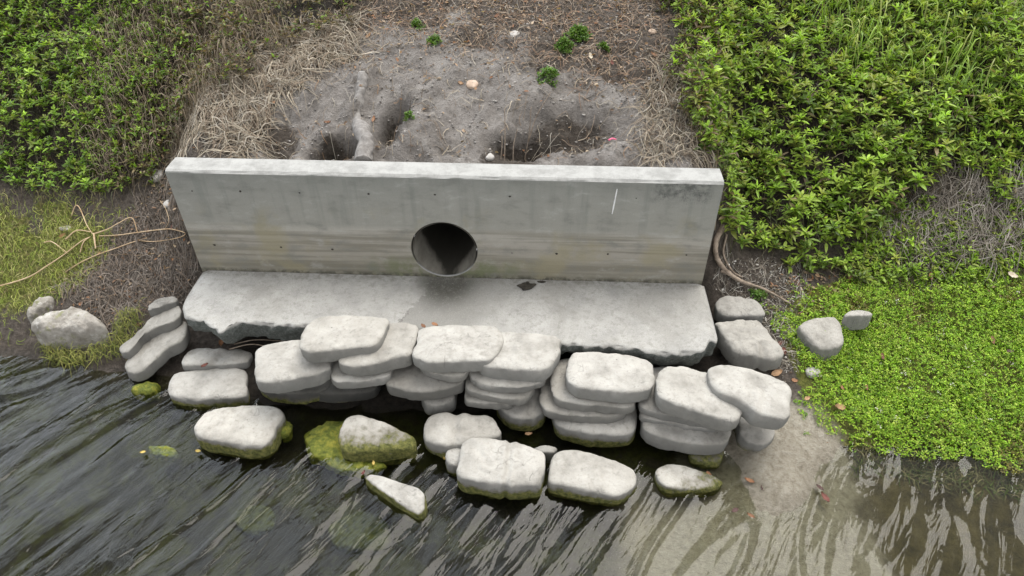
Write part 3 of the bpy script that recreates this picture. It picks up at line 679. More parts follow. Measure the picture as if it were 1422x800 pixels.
def front(pts, zc, T, depth):
    """only the front edge shows: survey of that edge, body runs back by depth"""
    fr = np.array([at_z(a, b, zc - 0.25 * T)[:2] for a, b in pts]); d = fr[-1] - fr[0]; n = np.array([-d[1], d[0]]); n /= np.linalg.norm(n)
    if n[1] < 0: n = -n
    back = np.array([fr[-1] + n * depth, fr[0] + n * depth]); return np.concatenate([fr, back])
GS = 'concrete sacks stacked in front of the slab'
GR = 'concrete sacks lying in the stream'
GE = 'concrete sacks set into the bank beside the slab'
def sack(label, k, pts, zc, T, tilt=(0, 0), g=GS, **kw):
    q = survey(k, pts); return pillow('concrete_sack', label, plan(q, zc, T, tilt), zc, T, tilt, group=g, **kw)
def under(label, k, pts, zc, T, depth=0.36, g=GS, **kw):
    q = survey(k, pts); return pillow('concrete_sack', label, front(q, zc, T, depth), zc, T, group=g, **kw)

# top courses
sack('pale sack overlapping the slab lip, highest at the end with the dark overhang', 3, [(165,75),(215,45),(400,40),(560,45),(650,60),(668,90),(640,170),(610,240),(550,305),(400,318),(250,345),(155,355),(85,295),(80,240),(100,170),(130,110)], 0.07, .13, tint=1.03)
sack('smooth sack tucked under the highest sack, touching the dark gap', 2, [(590,300),(610,270),(680,235),(780,205),(870,195),(1000,215),(1090,300),(1095,410),(1080,440),(1000,490),(880,515),(780,540),(680,553),(620,530),(600,490),(595,400)], -.07, .14, (0, .10))
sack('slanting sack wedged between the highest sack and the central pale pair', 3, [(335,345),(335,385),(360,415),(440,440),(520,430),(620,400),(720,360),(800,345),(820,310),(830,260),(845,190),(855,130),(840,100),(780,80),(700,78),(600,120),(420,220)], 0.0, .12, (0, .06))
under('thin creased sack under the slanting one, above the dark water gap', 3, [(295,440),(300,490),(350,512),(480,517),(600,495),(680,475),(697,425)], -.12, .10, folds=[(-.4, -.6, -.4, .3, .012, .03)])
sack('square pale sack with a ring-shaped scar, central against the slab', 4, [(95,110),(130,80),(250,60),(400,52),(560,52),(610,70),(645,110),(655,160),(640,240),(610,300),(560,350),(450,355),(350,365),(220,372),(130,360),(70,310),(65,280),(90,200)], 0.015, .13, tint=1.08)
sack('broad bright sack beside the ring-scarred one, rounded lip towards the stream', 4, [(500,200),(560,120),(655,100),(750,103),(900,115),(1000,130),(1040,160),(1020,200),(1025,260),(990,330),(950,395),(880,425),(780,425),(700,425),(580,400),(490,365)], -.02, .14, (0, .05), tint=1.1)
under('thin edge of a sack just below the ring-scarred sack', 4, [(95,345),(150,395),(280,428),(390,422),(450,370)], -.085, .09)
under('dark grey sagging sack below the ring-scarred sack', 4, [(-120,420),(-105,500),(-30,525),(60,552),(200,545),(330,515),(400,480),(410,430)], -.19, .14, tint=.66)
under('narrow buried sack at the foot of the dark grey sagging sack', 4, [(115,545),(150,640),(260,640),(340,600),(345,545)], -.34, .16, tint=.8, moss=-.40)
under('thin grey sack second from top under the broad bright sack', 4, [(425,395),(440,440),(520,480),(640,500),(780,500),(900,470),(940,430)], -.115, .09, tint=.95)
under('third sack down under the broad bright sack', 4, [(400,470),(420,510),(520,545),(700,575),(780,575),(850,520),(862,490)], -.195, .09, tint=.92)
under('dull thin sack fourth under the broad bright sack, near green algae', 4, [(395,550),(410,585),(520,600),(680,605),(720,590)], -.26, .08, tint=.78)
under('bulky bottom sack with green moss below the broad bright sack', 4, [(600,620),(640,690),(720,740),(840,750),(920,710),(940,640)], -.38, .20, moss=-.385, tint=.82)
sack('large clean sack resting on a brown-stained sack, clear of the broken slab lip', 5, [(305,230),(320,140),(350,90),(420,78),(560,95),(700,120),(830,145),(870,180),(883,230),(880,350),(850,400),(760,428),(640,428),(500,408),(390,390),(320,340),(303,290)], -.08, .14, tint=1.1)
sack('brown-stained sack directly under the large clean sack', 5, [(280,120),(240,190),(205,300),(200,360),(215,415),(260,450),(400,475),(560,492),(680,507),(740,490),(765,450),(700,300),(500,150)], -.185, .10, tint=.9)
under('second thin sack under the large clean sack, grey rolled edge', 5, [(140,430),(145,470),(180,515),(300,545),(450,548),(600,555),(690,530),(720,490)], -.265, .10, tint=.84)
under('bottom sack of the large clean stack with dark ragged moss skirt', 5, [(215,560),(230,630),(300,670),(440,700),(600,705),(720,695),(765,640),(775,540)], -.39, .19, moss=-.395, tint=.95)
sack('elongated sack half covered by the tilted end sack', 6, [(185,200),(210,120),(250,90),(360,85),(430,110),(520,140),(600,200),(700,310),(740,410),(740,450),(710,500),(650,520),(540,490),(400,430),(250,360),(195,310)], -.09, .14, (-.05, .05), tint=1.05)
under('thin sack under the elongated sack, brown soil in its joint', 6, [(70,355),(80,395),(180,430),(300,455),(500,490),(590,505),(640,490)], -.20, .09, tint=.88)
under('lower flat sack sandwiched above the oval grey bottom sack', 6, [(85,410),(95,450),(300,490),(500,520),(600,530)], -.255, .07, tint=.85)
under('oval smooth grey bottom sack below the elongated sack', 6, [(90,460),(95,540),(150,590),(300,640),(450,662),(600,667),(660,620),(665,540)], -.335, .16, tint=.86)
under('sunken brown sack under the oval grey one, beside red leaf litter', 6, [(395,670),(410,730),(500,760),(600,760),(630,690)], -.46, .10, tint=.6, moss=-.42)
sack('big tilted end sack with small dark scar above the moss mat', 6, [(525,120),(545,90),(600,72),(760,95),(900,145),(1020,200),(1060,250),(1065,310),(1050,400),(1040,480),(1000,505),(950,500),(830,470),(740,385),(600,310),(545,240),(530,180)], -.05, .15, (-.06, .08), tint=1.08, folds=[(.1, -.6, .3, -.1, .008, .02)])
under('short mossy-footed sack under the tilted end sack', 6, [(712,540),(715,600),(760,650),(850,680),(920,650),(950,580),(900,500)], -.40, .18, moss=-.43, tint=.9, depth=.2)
under('dark shaded support sack under the smooth sack', 2, [(600,540),(700,600),(860,610),(1000,600),(1100,560)], -.36, .14, tint=.35, depth=.3, moss=-.38)  # low tint paints the shade under the stack into this sack
under('green slimy, dark shaded support sack low in the gap above yellow algae', 3, [(100,560),(180,595),(350,600),(520,590),(600,560)], -.37, .12, tint=.3, depth=.3, moss=-.43)  # dark tint: shade of the gap put into the sack colour
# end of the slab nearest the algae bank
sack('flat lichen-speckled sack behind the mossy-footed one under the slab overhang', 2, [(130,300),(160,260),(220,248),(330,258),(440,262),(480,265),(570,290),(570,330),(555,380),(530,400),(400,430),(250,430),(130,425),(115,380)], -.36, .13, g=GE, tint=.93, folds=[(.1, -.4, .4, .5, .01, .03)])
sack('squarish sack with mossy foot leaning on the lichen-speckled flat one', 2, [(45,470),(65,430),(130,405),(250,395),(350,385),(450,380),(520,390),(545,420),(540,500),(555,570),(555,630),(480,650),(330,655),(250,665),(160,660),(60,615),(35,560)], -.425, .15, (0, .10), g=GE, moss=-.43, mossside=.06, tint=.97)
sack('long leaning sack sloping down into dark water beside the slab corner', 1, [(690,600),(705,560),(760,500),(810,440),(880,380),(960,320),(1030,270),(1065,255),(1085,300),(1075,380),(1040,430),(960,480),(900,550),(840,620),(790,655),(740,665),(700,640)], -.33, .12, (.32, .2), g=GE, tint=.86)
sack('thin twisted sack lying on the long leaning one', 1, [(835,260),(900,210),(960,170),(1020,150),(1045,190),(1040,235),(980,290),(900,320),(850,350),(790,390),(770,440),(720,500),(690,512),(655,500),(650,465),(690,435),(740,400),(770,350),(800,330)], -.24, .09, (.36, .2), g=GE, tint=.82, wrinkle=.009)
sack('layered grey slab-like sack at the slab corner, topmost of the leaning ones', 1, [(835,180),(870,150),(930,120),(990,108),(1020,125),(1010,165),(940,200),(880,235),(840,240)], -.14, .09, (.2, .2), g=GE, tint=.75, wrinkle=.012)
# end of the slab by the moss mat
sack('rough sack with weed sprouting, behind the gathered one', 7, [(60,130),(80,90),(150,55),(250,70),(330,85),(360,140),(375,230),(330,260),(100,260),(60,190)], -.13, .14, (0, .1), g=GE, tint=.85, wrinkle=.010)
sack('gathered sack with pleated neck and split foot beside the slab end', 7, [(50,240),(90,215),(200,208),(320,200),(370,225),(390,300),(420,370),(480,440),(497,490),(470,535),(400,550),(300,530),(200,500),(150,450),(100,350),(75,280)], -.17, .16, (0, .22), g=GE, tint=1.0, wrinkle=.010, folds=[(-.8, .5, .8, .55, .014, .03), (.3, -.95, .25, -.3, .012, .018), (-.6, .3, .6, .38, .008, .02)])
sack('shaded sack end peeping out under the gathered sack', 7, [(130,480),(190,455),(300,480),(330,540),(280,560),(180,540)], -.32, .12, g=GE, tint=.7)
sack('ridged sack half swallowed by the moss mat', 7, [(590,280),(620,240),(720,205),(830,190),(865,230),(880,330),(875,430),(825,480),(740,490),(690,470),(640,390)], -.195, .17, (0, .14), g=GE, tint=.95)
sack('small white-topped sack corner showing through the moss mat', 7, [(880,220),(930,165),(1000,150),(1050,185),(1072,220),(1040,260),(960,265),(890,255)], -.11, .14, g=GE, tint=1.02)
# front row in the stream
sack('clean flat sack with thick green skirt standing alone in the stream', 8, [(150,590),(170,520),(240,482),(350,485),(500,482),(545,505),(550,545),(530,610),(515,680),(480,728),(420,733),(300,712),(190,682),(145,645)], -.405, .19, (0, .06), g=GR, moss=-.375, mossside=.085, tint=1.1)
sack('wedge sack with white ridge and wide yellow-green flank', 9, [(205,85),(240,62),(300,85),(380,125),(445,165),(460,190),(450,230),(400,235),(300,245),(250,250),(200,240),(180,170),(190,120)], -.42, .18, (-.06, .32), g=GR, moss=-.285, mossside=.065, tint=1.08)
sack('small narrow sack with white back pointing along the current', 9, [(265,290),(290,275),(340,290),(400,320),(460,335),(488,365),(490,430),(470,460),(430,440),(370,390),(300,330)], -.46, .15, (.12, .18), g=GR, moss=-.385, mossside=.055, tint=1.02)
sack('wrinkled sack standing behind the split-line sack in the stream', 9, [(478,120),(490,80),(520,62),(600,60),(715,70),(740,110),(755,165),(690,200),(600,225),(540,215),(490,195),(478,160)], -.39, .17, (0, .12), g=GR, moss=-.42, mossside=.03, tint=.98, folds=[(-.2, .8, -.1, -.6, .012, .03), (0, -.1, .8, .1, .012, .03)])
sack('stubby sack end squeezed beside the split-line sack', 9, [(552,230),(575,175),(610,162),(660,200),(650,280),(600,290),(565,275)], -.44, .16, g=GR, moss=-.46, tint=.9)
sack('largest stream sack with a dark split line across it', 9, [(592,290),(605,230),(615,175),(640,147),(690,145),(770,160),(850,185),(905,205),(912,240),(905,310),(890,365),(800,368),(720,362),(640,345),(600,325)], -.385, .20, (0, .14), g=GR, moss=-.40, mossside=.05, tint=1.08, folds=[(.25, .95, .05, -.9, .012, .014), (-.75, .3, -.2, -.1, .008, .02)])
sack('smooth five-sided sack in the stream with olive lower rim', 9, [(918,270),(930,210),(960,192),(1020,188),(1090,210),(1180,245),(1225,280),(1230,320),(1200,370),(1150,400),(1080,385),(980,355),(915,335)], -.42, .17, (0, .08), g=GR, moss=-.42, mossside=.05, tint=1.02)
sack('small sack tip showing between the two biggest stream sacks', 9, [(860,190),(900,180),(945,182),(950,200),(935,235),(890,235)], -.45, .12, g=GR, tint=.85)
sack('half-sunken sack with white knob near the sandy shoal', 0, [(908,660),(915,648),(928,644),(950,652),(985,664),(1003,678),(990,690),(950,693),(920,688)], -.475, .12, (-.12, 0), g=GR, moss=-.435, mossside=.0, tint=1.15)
# rocks and algae stones
def stone(name, label, k, pts, zc, T, tilt=(0, 0), mat=None, moss=-9, g=None, cat='stone', **kw):
    q = survey(k, pts); return pillow(name, label, plan(q, zc, T, tilt), zc, T, tilt, moss=moss, mat=mat or M_ROCK, cat=cat, group=g, boxy=.45, lump=.028, wrinkle=.016, **kw)
stone('boulder', 'big lichen-blotched boulder with weed round its foot at the water edge', 1, [(110,340),(140,310),(200,255),(280,195),(340,168),(390,170),(440,215),(490,260),(540,320),(590,385),(600,420),(560,450),(480,475),(400,480),(330,475),(250,480),(170,455),(140,425),(115,390)], -.33, .30, (0, .35), moss=-.44, cat='boulder')
stone('boulder', 'slim speckled stone standing behind the big lichen boulder', 1, [(75,220),(100,180),(150,110),(195,85),(215,130),(205,190),(170,240),(130,290),(90,325),(65,290)], -.30, .18, (0, .35), cat='boulder')
GM = 'algae stones in the stream'
stone('algae_stone', 'round olive stone under the long leaning sack', 1, [(735,700),(800,665),(870,670),(885,720),(880,770),(800,790),(740,750)], -.49, .11, mat=M_MSTONE, g=GM)
stone('algae_stone', 'green stone hugging the side of the lone green-skirted sack', 8, [(535,560),(575,550),(593,590),(580,640),(550,660),(530,620)], -.47, .13, mat=M_MSTONE, g=GM)
stone('algae_stone', 'bright yellow-green stone patch beside the white-ridged wedge sack', 0, [(418,600),(450,586),(485,586),(512,604),(522,642),(503,664),(462,660),(432,640)], -.505, .11, mat=M_MSTONE, g=GM)
stone('algae_stone', 'low yellow algae shelf below the white-ridged wedge sack', 0, [(450,640),(490,635),(530,640),(540,652),(510,662),(470,660)], -.50, .07, mat=M_MSTONE, g=GM)
stone('algae_stone', 'lone drab stone just breaking the open rippled water', 0, [(204,620),(222,616),(245,625),(246,640),(225,642),(208,634)], -.505, .08, mat=M_MSTONE, g=GM)
stone('algae_stone', 'dark submerged weed hump in midstream', 0, [(455,730),(500,705),(540,725),(545,765),(500,780),(460,765)], -.68, .12, mat=M_WEED_DIMMED, g=GM)
stone('algae_stone', 'sunken mossy stone downstream of the weed hump', 0, [(320,715),(355,700),(385,715),(380,745),(340,752)], -.67, .10, mat=M_WEED_DIMMED, g=GM)

# ------------------------------------------------------------------ vegetation
def sample(poly, n, soft=0.12, seed=0, dens=None):
    lo, hi = poly.min(0) - soft, poly.max(0) + soft; out = []; got = 0; r = np.random.default_rng(seed)
    while got < n:
        q = lo + (hi - lo) * r.random((n * 2, 2)); s = sdist(poly, q[:, 0], q[:, 1]) + soft * n2(q[:, 0], q[:, 1], 5, 2, seed + 60)
        k = (s > -0.02) & ~((np.abs(q[:, 0]) < 1.83) & (q[:, 1] > -0.75) & (q[:, 1] < 0.21))
        if dens is not None: k &= r.random(len(q)) < dens(q[:, 0], q[:, 1])
        q = q[k]; out.append(q); got += len(q)
        if len(q) == 0: break
    q = np.concatenate(out)[:n]; return q[:, 0], q[:, 1]
def leaf_mesh(P, az, el, Ln, Wd, droop, roll):
    """six-point leaves folded along the midrib"""
    d = np.stack([np.cos(az) * np.cos(el), np.sin(az) * np.cos(el), np.sin(el)], 1); s = np.stack([-np.sin(az), np.cos(az), np.zeros_like(az)], 1)
    u = np.cross(d, s); s = s * np.cos(roll)[:, None] + u * np.sin(roll)[:, None]; u = np.cross(d, s)
    Ln = Ln[:, None]; Wd = Wd[:, None]; dr = np.zeros_like(d); dr[:, 2] = -1; dr = dr * droop[:, None]
    b = P; m1 = P + d * Ln * .34 + dr * Ln * .12; m2_ = P + d * Ln * .70 + dr * Ln * .48; t = P + d * Ln + dr * Ln
    V = np.stack([b, m1 + s * Wd * .46 + u * Wd * .20, m2_ + s * Wd * .38 + u * Wd * .14, t, m2_ - s * Wd * .38 + u * Wd * .14, m1 - s * Wd * .46 + u * Wd * .20], 1)
    n = len(P); k = np.arange(n)[:, None] * 6
    return V.reshape(-1, 3), np.concatenate([k + np.array([[0, 1, 2, 3]]), k + np.array([[0, 3, 4, 5]])])
def ribbons(P, az, ln, rise, width, bend, seed, K=5, ground=True, lift=0.006):
    """thin bent stalks: each a ribbon of K pieces lying on or arching over the ground"""
    r = np.random.default_rng(seed); n = len(az); t = np.linspace(0, 1, K + 1)
    a = az[:, None] + bend[:, None] * (t[None, :] - .5) + 0.35 * r.standard_normal((n, K + 1)).cumsum(1) * 0.5
    st = ln[:, None] / K; dx = np.cos(a) * st; dy = np.sin(a) * st
    X = P[:, :1] + np.concatenate([np.zeros((n, 1)), dx[:, 1:].cumsum(1)], 1); Y = P[:, 1:2] + np.concatenate([np.zeros((n, 1)), dy[:, 1:].cumsum(1)], 1)
    Z = H(X.ravel(), Y.ravel()).reshape(X.shape) if ground else np.repeat(P[:, 2:3], K + 1, 1)
    Z = Z + lift + rise[:, None] * np.sin(np.pi * np.clip(t * .85 + .08, 0, 1))[None, :] + (P[:, 2:3] if ground else 0)
    sx, sy = -np.sin(a), np.cos(a); wv_ = width[:, None] * (1 - .6 * t)[None, :]; tl = r.uniform(-.8, .8, (n, 1))
    A = np.stack([X + sx * wv_, Y + sy * wv_, Z + wv_ * tl], -1); B = np.stack([X - sx * wv_, Y - sy * wv_, Z - wv_ * tl], -1)
    V = np.stack([A, B], 2).reshape(n, -1, 3); m = 2 * (K + 1)
    k = np.arange(n)[:, None, None] * m + np.arange(K)[None, :, None] * 2 + np.array([0, 1, 3, 2])[None, None, :]
    return V.reshape(-1, 3), k.reshape(-1, 4)
def pick(cols, n, r, var=0.18):
    cols = np.asarray(cols, float); c = cols[r.integers(0, len(cols), n)]; f = r.random((n, 1)); d = cols[r.integers(0, len(cols), n)]
    c = c * (1 - .4 * f) + d * .4 * f
    return np.clip(c * (1 + var * r.standard_normal((n, 1))), 0.005, 1)

def groundcover(name, label, poly, n, seed, hmin, hmax, lsize, palette, dens=None, per=7, dead=None, wid=.36, hole=0.0):
    r = np.random.default_rng(seed); x, y = sample(poly, n, 0.14, seed, dens)
    cl = n2(x, y, 2.6, 3, seed + 1); keep = (cl + 0.35 * r.standard_normal(len(x)) > -hole) if hole else np.ones(len(x), bool)
    x, y, cl = x[keep], y[keep], cl[keep]; n = len(x)
    hh = hmin + (hmax - hmin) * np.clip(.5 + .9 * cl, 0, 1); lev = r.random(n) ** .6
    zt = H(x, y) + 0.01 + hh * lev
    lean = r.random(n) * 2 * math.pi
    k = r.integers(per - 2, per + 2, n); idx = np.repeat(np.arange(n), k); m = len(idx)
    pos = np.arange(m) - np.repeat(np.cumsum(k) - k, k)
    az = np.repeat(r.random(n) * 6.283, k) + pos * 2.4 + r.normal(0, .25, m)
    tier = pos / np.repeat(k, k)                        # 0: lowest pair, 1: the tip
    el = np.radians(8 + 58 * tier + r.normal(0, 14, m)); sz = lsize * np.repeat(r.uniform(.45, 1.45, n), k) * (1.05 - .45 * tier)
    P = np.stack([x[idx], y[idx], zt[idx] + (tier - .6) * .5 * lsize], 1)
    V, F = leaf_mesh(P, az, el, sz, sz * wid * r.uniform(.8, 1.2, m), r.uniform(.0, .45, m), r.normal(0, .25, m))
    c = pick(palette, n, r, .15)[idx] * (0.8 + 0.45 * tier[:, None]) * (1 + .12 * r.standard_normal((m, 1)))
    if dead is not None:
        f = dead(x, y)[idx]; q = r.random(m) < f; c[q] = pick([(.16, .11, .06), (.10, .07, .035), (.22, .17, .09), (.08, .085, .03)], int(q.sum()), r)
    c = np.repeat(np.clip(c, .004, 1), 6, 0)
    # stems under the leaves
    ns = int(n * .8); j = r.integers(0, n, ns); az2 = r.random(ns) * 6.283; ln = r.uniform(.08, .22, ns)
    V2, F2 = ribbons(np.stack([x[j], y[j], np.zeros(ns)], 1), az2, ln, hh[j] * .7, r.uniform(.0014, .003, ns), r.normal(0, .8, ns), seed + 2)
    c2 = np.repeat(pick([(.10, .075, .045), (.17, .13, .085), (.06, .05, .03), (.10, .12, .04)], ns, r), 12, 0)
    o = mesh(name, np.concatenate([V, V2]), np.concatenate([F, F2 + len(V)]), M_LEAF, smooth=False, col=np.concatenate([c, c2]))
    return tag(o, label, 'ground cover', None, 'stuff')

green_l = [(.15, .27, .025), (.23, .38, .04), (.32, .47, .065), (.10, .17, .025), (.22, .26, .05)]
green_r = [(.20, .33, .035), (.28, .44, .05), (.37, .51, .08), (.11, .18, .03), (.30, .34, .07)]
dead_l = lambda x, y: np.clip(.05 + .95 * sstep(-3.0, -1.8, x + .3 * n2(x, y, 2, 2, 71)), 0, .85)
dens_l = lambda x, y: 1 - .66 * sstep(-2.7, -1.4, x + .2 * n2(x, y, 2, 2, 72))
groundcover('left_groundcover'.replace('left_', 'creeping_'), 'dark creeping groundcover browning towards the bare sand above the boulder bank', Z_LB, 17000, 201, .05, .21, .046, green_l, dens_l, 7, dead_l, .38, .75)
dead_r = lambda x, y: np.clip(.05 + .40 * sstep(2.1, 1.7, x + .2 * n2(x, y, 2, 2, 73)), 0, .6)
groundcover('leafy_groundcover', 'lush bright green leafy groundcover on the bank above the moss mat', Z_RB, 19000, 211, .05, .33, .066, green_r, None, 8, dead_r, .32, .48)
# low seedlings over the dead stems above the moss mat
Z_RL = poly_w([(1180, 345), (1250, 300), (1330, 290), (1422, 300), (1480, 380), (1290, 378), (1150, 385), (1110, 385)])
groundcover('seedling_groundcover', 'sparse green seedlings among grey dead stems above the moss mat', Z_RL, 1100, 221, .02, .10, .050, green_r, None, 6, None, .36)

def strands(name, label, poly, n, seed, ln, rise, width, palette, soft=.1, dens=None, az=None, mat=None, cat='dry grass', bend=1.0, zoff=0.0):
    r = np.random.default_rng(seed); x, y = sample(poly, n, soft, seed, dens); n = len(x)
    a = r.random(n) * 6.283 if az is None else r.normal(az[0], az[1], n)
    V, F = ribbons(np.stack([x, y, np.full(n, zoff)], 1), a, r.uniform(*ln, n), r.uniform(*rise, n) , r.uniform(*width, n), r.normal(0, bend, n), seed + 1)
    o = mesh(name, V, F, mat or M_STRAW, smooth=False, col=np.repeat(pick(palette, n, r), 12, 0))
    return tag(o, label, cat, None, 'stuff')
Z_BANK = np.concatenate([poly_w([(270, 222), (300, 150), (400, 70), (520, 5)]), [(-0.9, 3.0), (1.5, 3.0)], poly_w([(925, 5), (930, 110), (955, 226)])])
straw = [(.30, .25, .19), (.40, .35, .28), (.22, .17, .125), (.16, .12, .09), (.33, .30, .26)]
Z_TH = poly_w([(238, 216), (255, 140), (330, 85), (420, 40), (500, 30), (490, 75), (425, 105), (370, 150), (335, 222)])
strands('dead_grass', 'grey-tan mat of dead grass between groundcover and bare sand behind the wall end', Z_TH, 4200, 231, (.10, .30), (.003, .05), (.0009, .0042), straw, .10)
strands('twig_litter', 'broken twigs and dry grass bits scattered over the bare sand behind the wall', Z_BANK, 1500, 232, (.03, .16), (.0, .03), (.001, .0035), straw + [(.24, .15, .09), (.12, .09, .065)], .1, cat='litter')
strands('dead_twigs', 'brown leafless twigs standing through the browning groundcover', poly_w([(90, 60), (230, 20), (400, 20), (390, 70), (290, 130), (240, 215), (150, 240), (120, 150)]), 2600, 234, (.06, .20), (.05, .20), (.0010, .0028), [(.16, .12, .085), (.24, .19, .14), (.10, .075, .05), (.30, .25, .19)], .2, cat='dead twigs', bend=.7)
Z_TR = poly_w([(895, 226), (905, 160), (925, 70), (955, 90), (962, 170), (985, 228)])
strands('dead_grass', 'dead grass fringe between the bare sand and the leafy groundcover', Z_TR, 1200, 233, (.08, .24), (.003, .05), (.0009, .004), straw, .08)
Z_UP = np.concatenate([[(-1.4, 3.6)], poly_w([(430, 60), (500, 45), (560, 70), (640, 60), (760, 100), (800, 130), (900, 135), (925, 60)]), [(1.7, 2.3), (1.7, 3.6)]])
strands('straw_litter', 'brown straw and leaf litter strewn over the upper sandy bank', Z_UP, 5200, 235, (.04, .16), (.0, .02), (.0012, .0032), [(.20, .14, .10), (.28, .21, .15), (.14, .10, .075), (.34, .27, .21), (.24, .15, .10)], .2, cat='litter')
Z_SOIL = poly_w([(85, 405), (150, 345), (180, 300), (235, 245), (255, 300), (275, 372), (250, 415), (205, 430), (165, 470), (140, 440)])
strands('twig_litter', 'fine grey twigs and rootlets on dark soil by the wall end', Z_SOIL, 3000, 237, (.04, .16), (.0, .025), (.0010, .0024), [(.16, .135, .115), (.26, .225, .20), (.09, .075, .065), (.20, .15, .115)], .05, cat='litter')
Z_DR = poly_w([(1225, 340), (1265, 285), (1330, 255), (1422, 268), (1470, 345), (1290, 366)])
strands('dead_stems', 'tangle of grey dead stems on the bank above the moss mat', Z_DR, 2600, 239, (.10, .28), (.01, .09), (.0013, .003), [(.25, .22, .19), (.17, .145, .12), (.34, .31, .28), (.11, .09, .07)], .08)
Z_RS = poly_w([(985, 400), (1005, 350), (1060, 365), (1120, 380), (1110, 420), (1110, 500), (1090, 520), (1060, 440), (1000, 420)])
strands('twig_litter', 'pale twig scraps and shell bits on soil beside the gathered sack', Z_RS, 900, 241, (.02, .10), (.0, .02), (.001, .0026), [(.20, .17, .14), (.30, .27, .23), (.10, .085, .07), (.45, .43, .40)], .05, cat='litter')
Z_BG = np.concatenate([poly_w([(1150, 60), (1250, 130), (1330, 160), (1422, 150)]), [(6.5, 1.2), (6.5, 4.0), (2.2, 4.0)]])
strands('bank_grass', 'long yellow-green grass blades growing through the leafy groundcover up the bank', Z_BG, 3600, 242, (.12, .30), (.10, .28), (.003, .006), [(.20, .34, .04), (.27, .40, .06), (.15, .25, .03), (.36, .40, .12)], .25, cat='grass', mat=M_LEAF, bend=.5)
# yellow-green shore grass
strands('shore_grass', 'fine curly yellow-green shore grass round the boulders', Z_ALG, 12000, 243, (.03, .10), (.004, .035), (.0010, .0022), [(.22, .28, .045), (.32, .36, .075), (.14, .20, .03), (.38, .36, .15), (.16, .12, .06)], .08, dens=lambda x, y: np.clip(.75 + 1.6 * n2(x, y, 3.2, 4, 95), .06, 1), cat='grass', bend=2.4)
for k, (lab, pts, n) in enumerate([('weed skirt hanging round the foot of the big boulder', [(60, 470), (75, 492), (110, 498), (150, 492), (165, 478), (150, 500), (105, 512), (70, 500)], 420), ('weedy tuft of green threads beside the twisted sack', [(163, 470), (172, 440), (192, 432), (188, 460), (172, 495), (160, 492)], 240)]):
    strands('trailing_weed', lab, poly_w(pts), n, 251 + k, (.04, .11), (.02, .07), (.0012, .0024), [(.20, .22, .05), (.30, .29, .09), (.11, .14, .03)], .03, cat='weed', bend=2.2, zoff=.01)
# moss mat of small floating leaves
def moss_mat():
    r = np.random.default_rng(261); n = 52000
    dens = lambda x, y: (.15 + .85 * sstep(-.12, .32, sdist(Z_MAT, x, y))) * np.clip(.85 + .8 * n2(x, y, 3.5, 4, 77), .3, 1)
    x, y = sample(Z_MAT, n, .24, 261, dens); n = len(x); k = 5; idx = np.repeat(np.arange(n), k); m = n * k
    edge = sstep(0, .25, sdist(Z_MAT, x, y)); hgt = .012 + edge * (.03 + .075 * np.clip(n2(x, y, 3.4, 3, 78) + .3, 0, 1.2)) * r.random(n)
    z0 = np.maximum(H(x, y), ZW + .004) + hgt
    az = r.random(m) * 6.283; el = np.radians(r.normal(28, 24, m)); sz = r.uniform(.008, .018, m)
    P = np.stack([x[idx] + r.normal(0, .006, m), y[idx] + r.normal(0, .006, m), z0[idx] + r.normal(0, .005, m)], 1)
    V, F = leaf_mesh(P, az, el, sz, sz * .55, r.uniform(0, .3, m), r.normal(0, .4, m))
    pal = pick([(.20, .38, .018), (.28, .48, .03), (.36, .53, .045), (.11, .22, .015), (.40, .50, .08)], n, r, .18)
    yel = (n2(x, y, 3, 3, 79) > .22) & (r.random(n) < .5); pal[yel] = pick([(.24, .23, .05), (.17, .15, .05)], int(yel.sum()), r)
    wht = r.random(n) < .006; pal[wht] = (.6, .6, .5)
    o = mesh('moss_mat', V, F, M_MAT, smooth=False, col=np.repeat(pal[idx], 6, 0))
    tag(o, 'bright yellow-green mat of tiny leaves spreading from bank to water edge', 'moss', None, 'stuff')
moss_mat()
Z_BR = np.concatenate([poly_w([(1190, 628), (1250, 632), (1340, 650), (1422, 662)]), [(4.6, -1.15), (4.6, -1.32)], poly_w([(1422, 692), (1330, 680), (1240, 664), (1190, 655)])])
strands('waterline_weed', 'dark trailing weed along the water edge of the moss mat', Z_BR, 1500, 271, (.03, .09), (.0, .02), (.0015, .0035), [(.05, .06, .02), (.11, .10, .05), (.20, .17, .10), (.07, .10, .02)], .06, cat='weed', zoff=.0)
Z_GAP = np.array([(-1.45, -.60), (-1.45, -.80), (-.7, -.80), (-.7, -.60)])

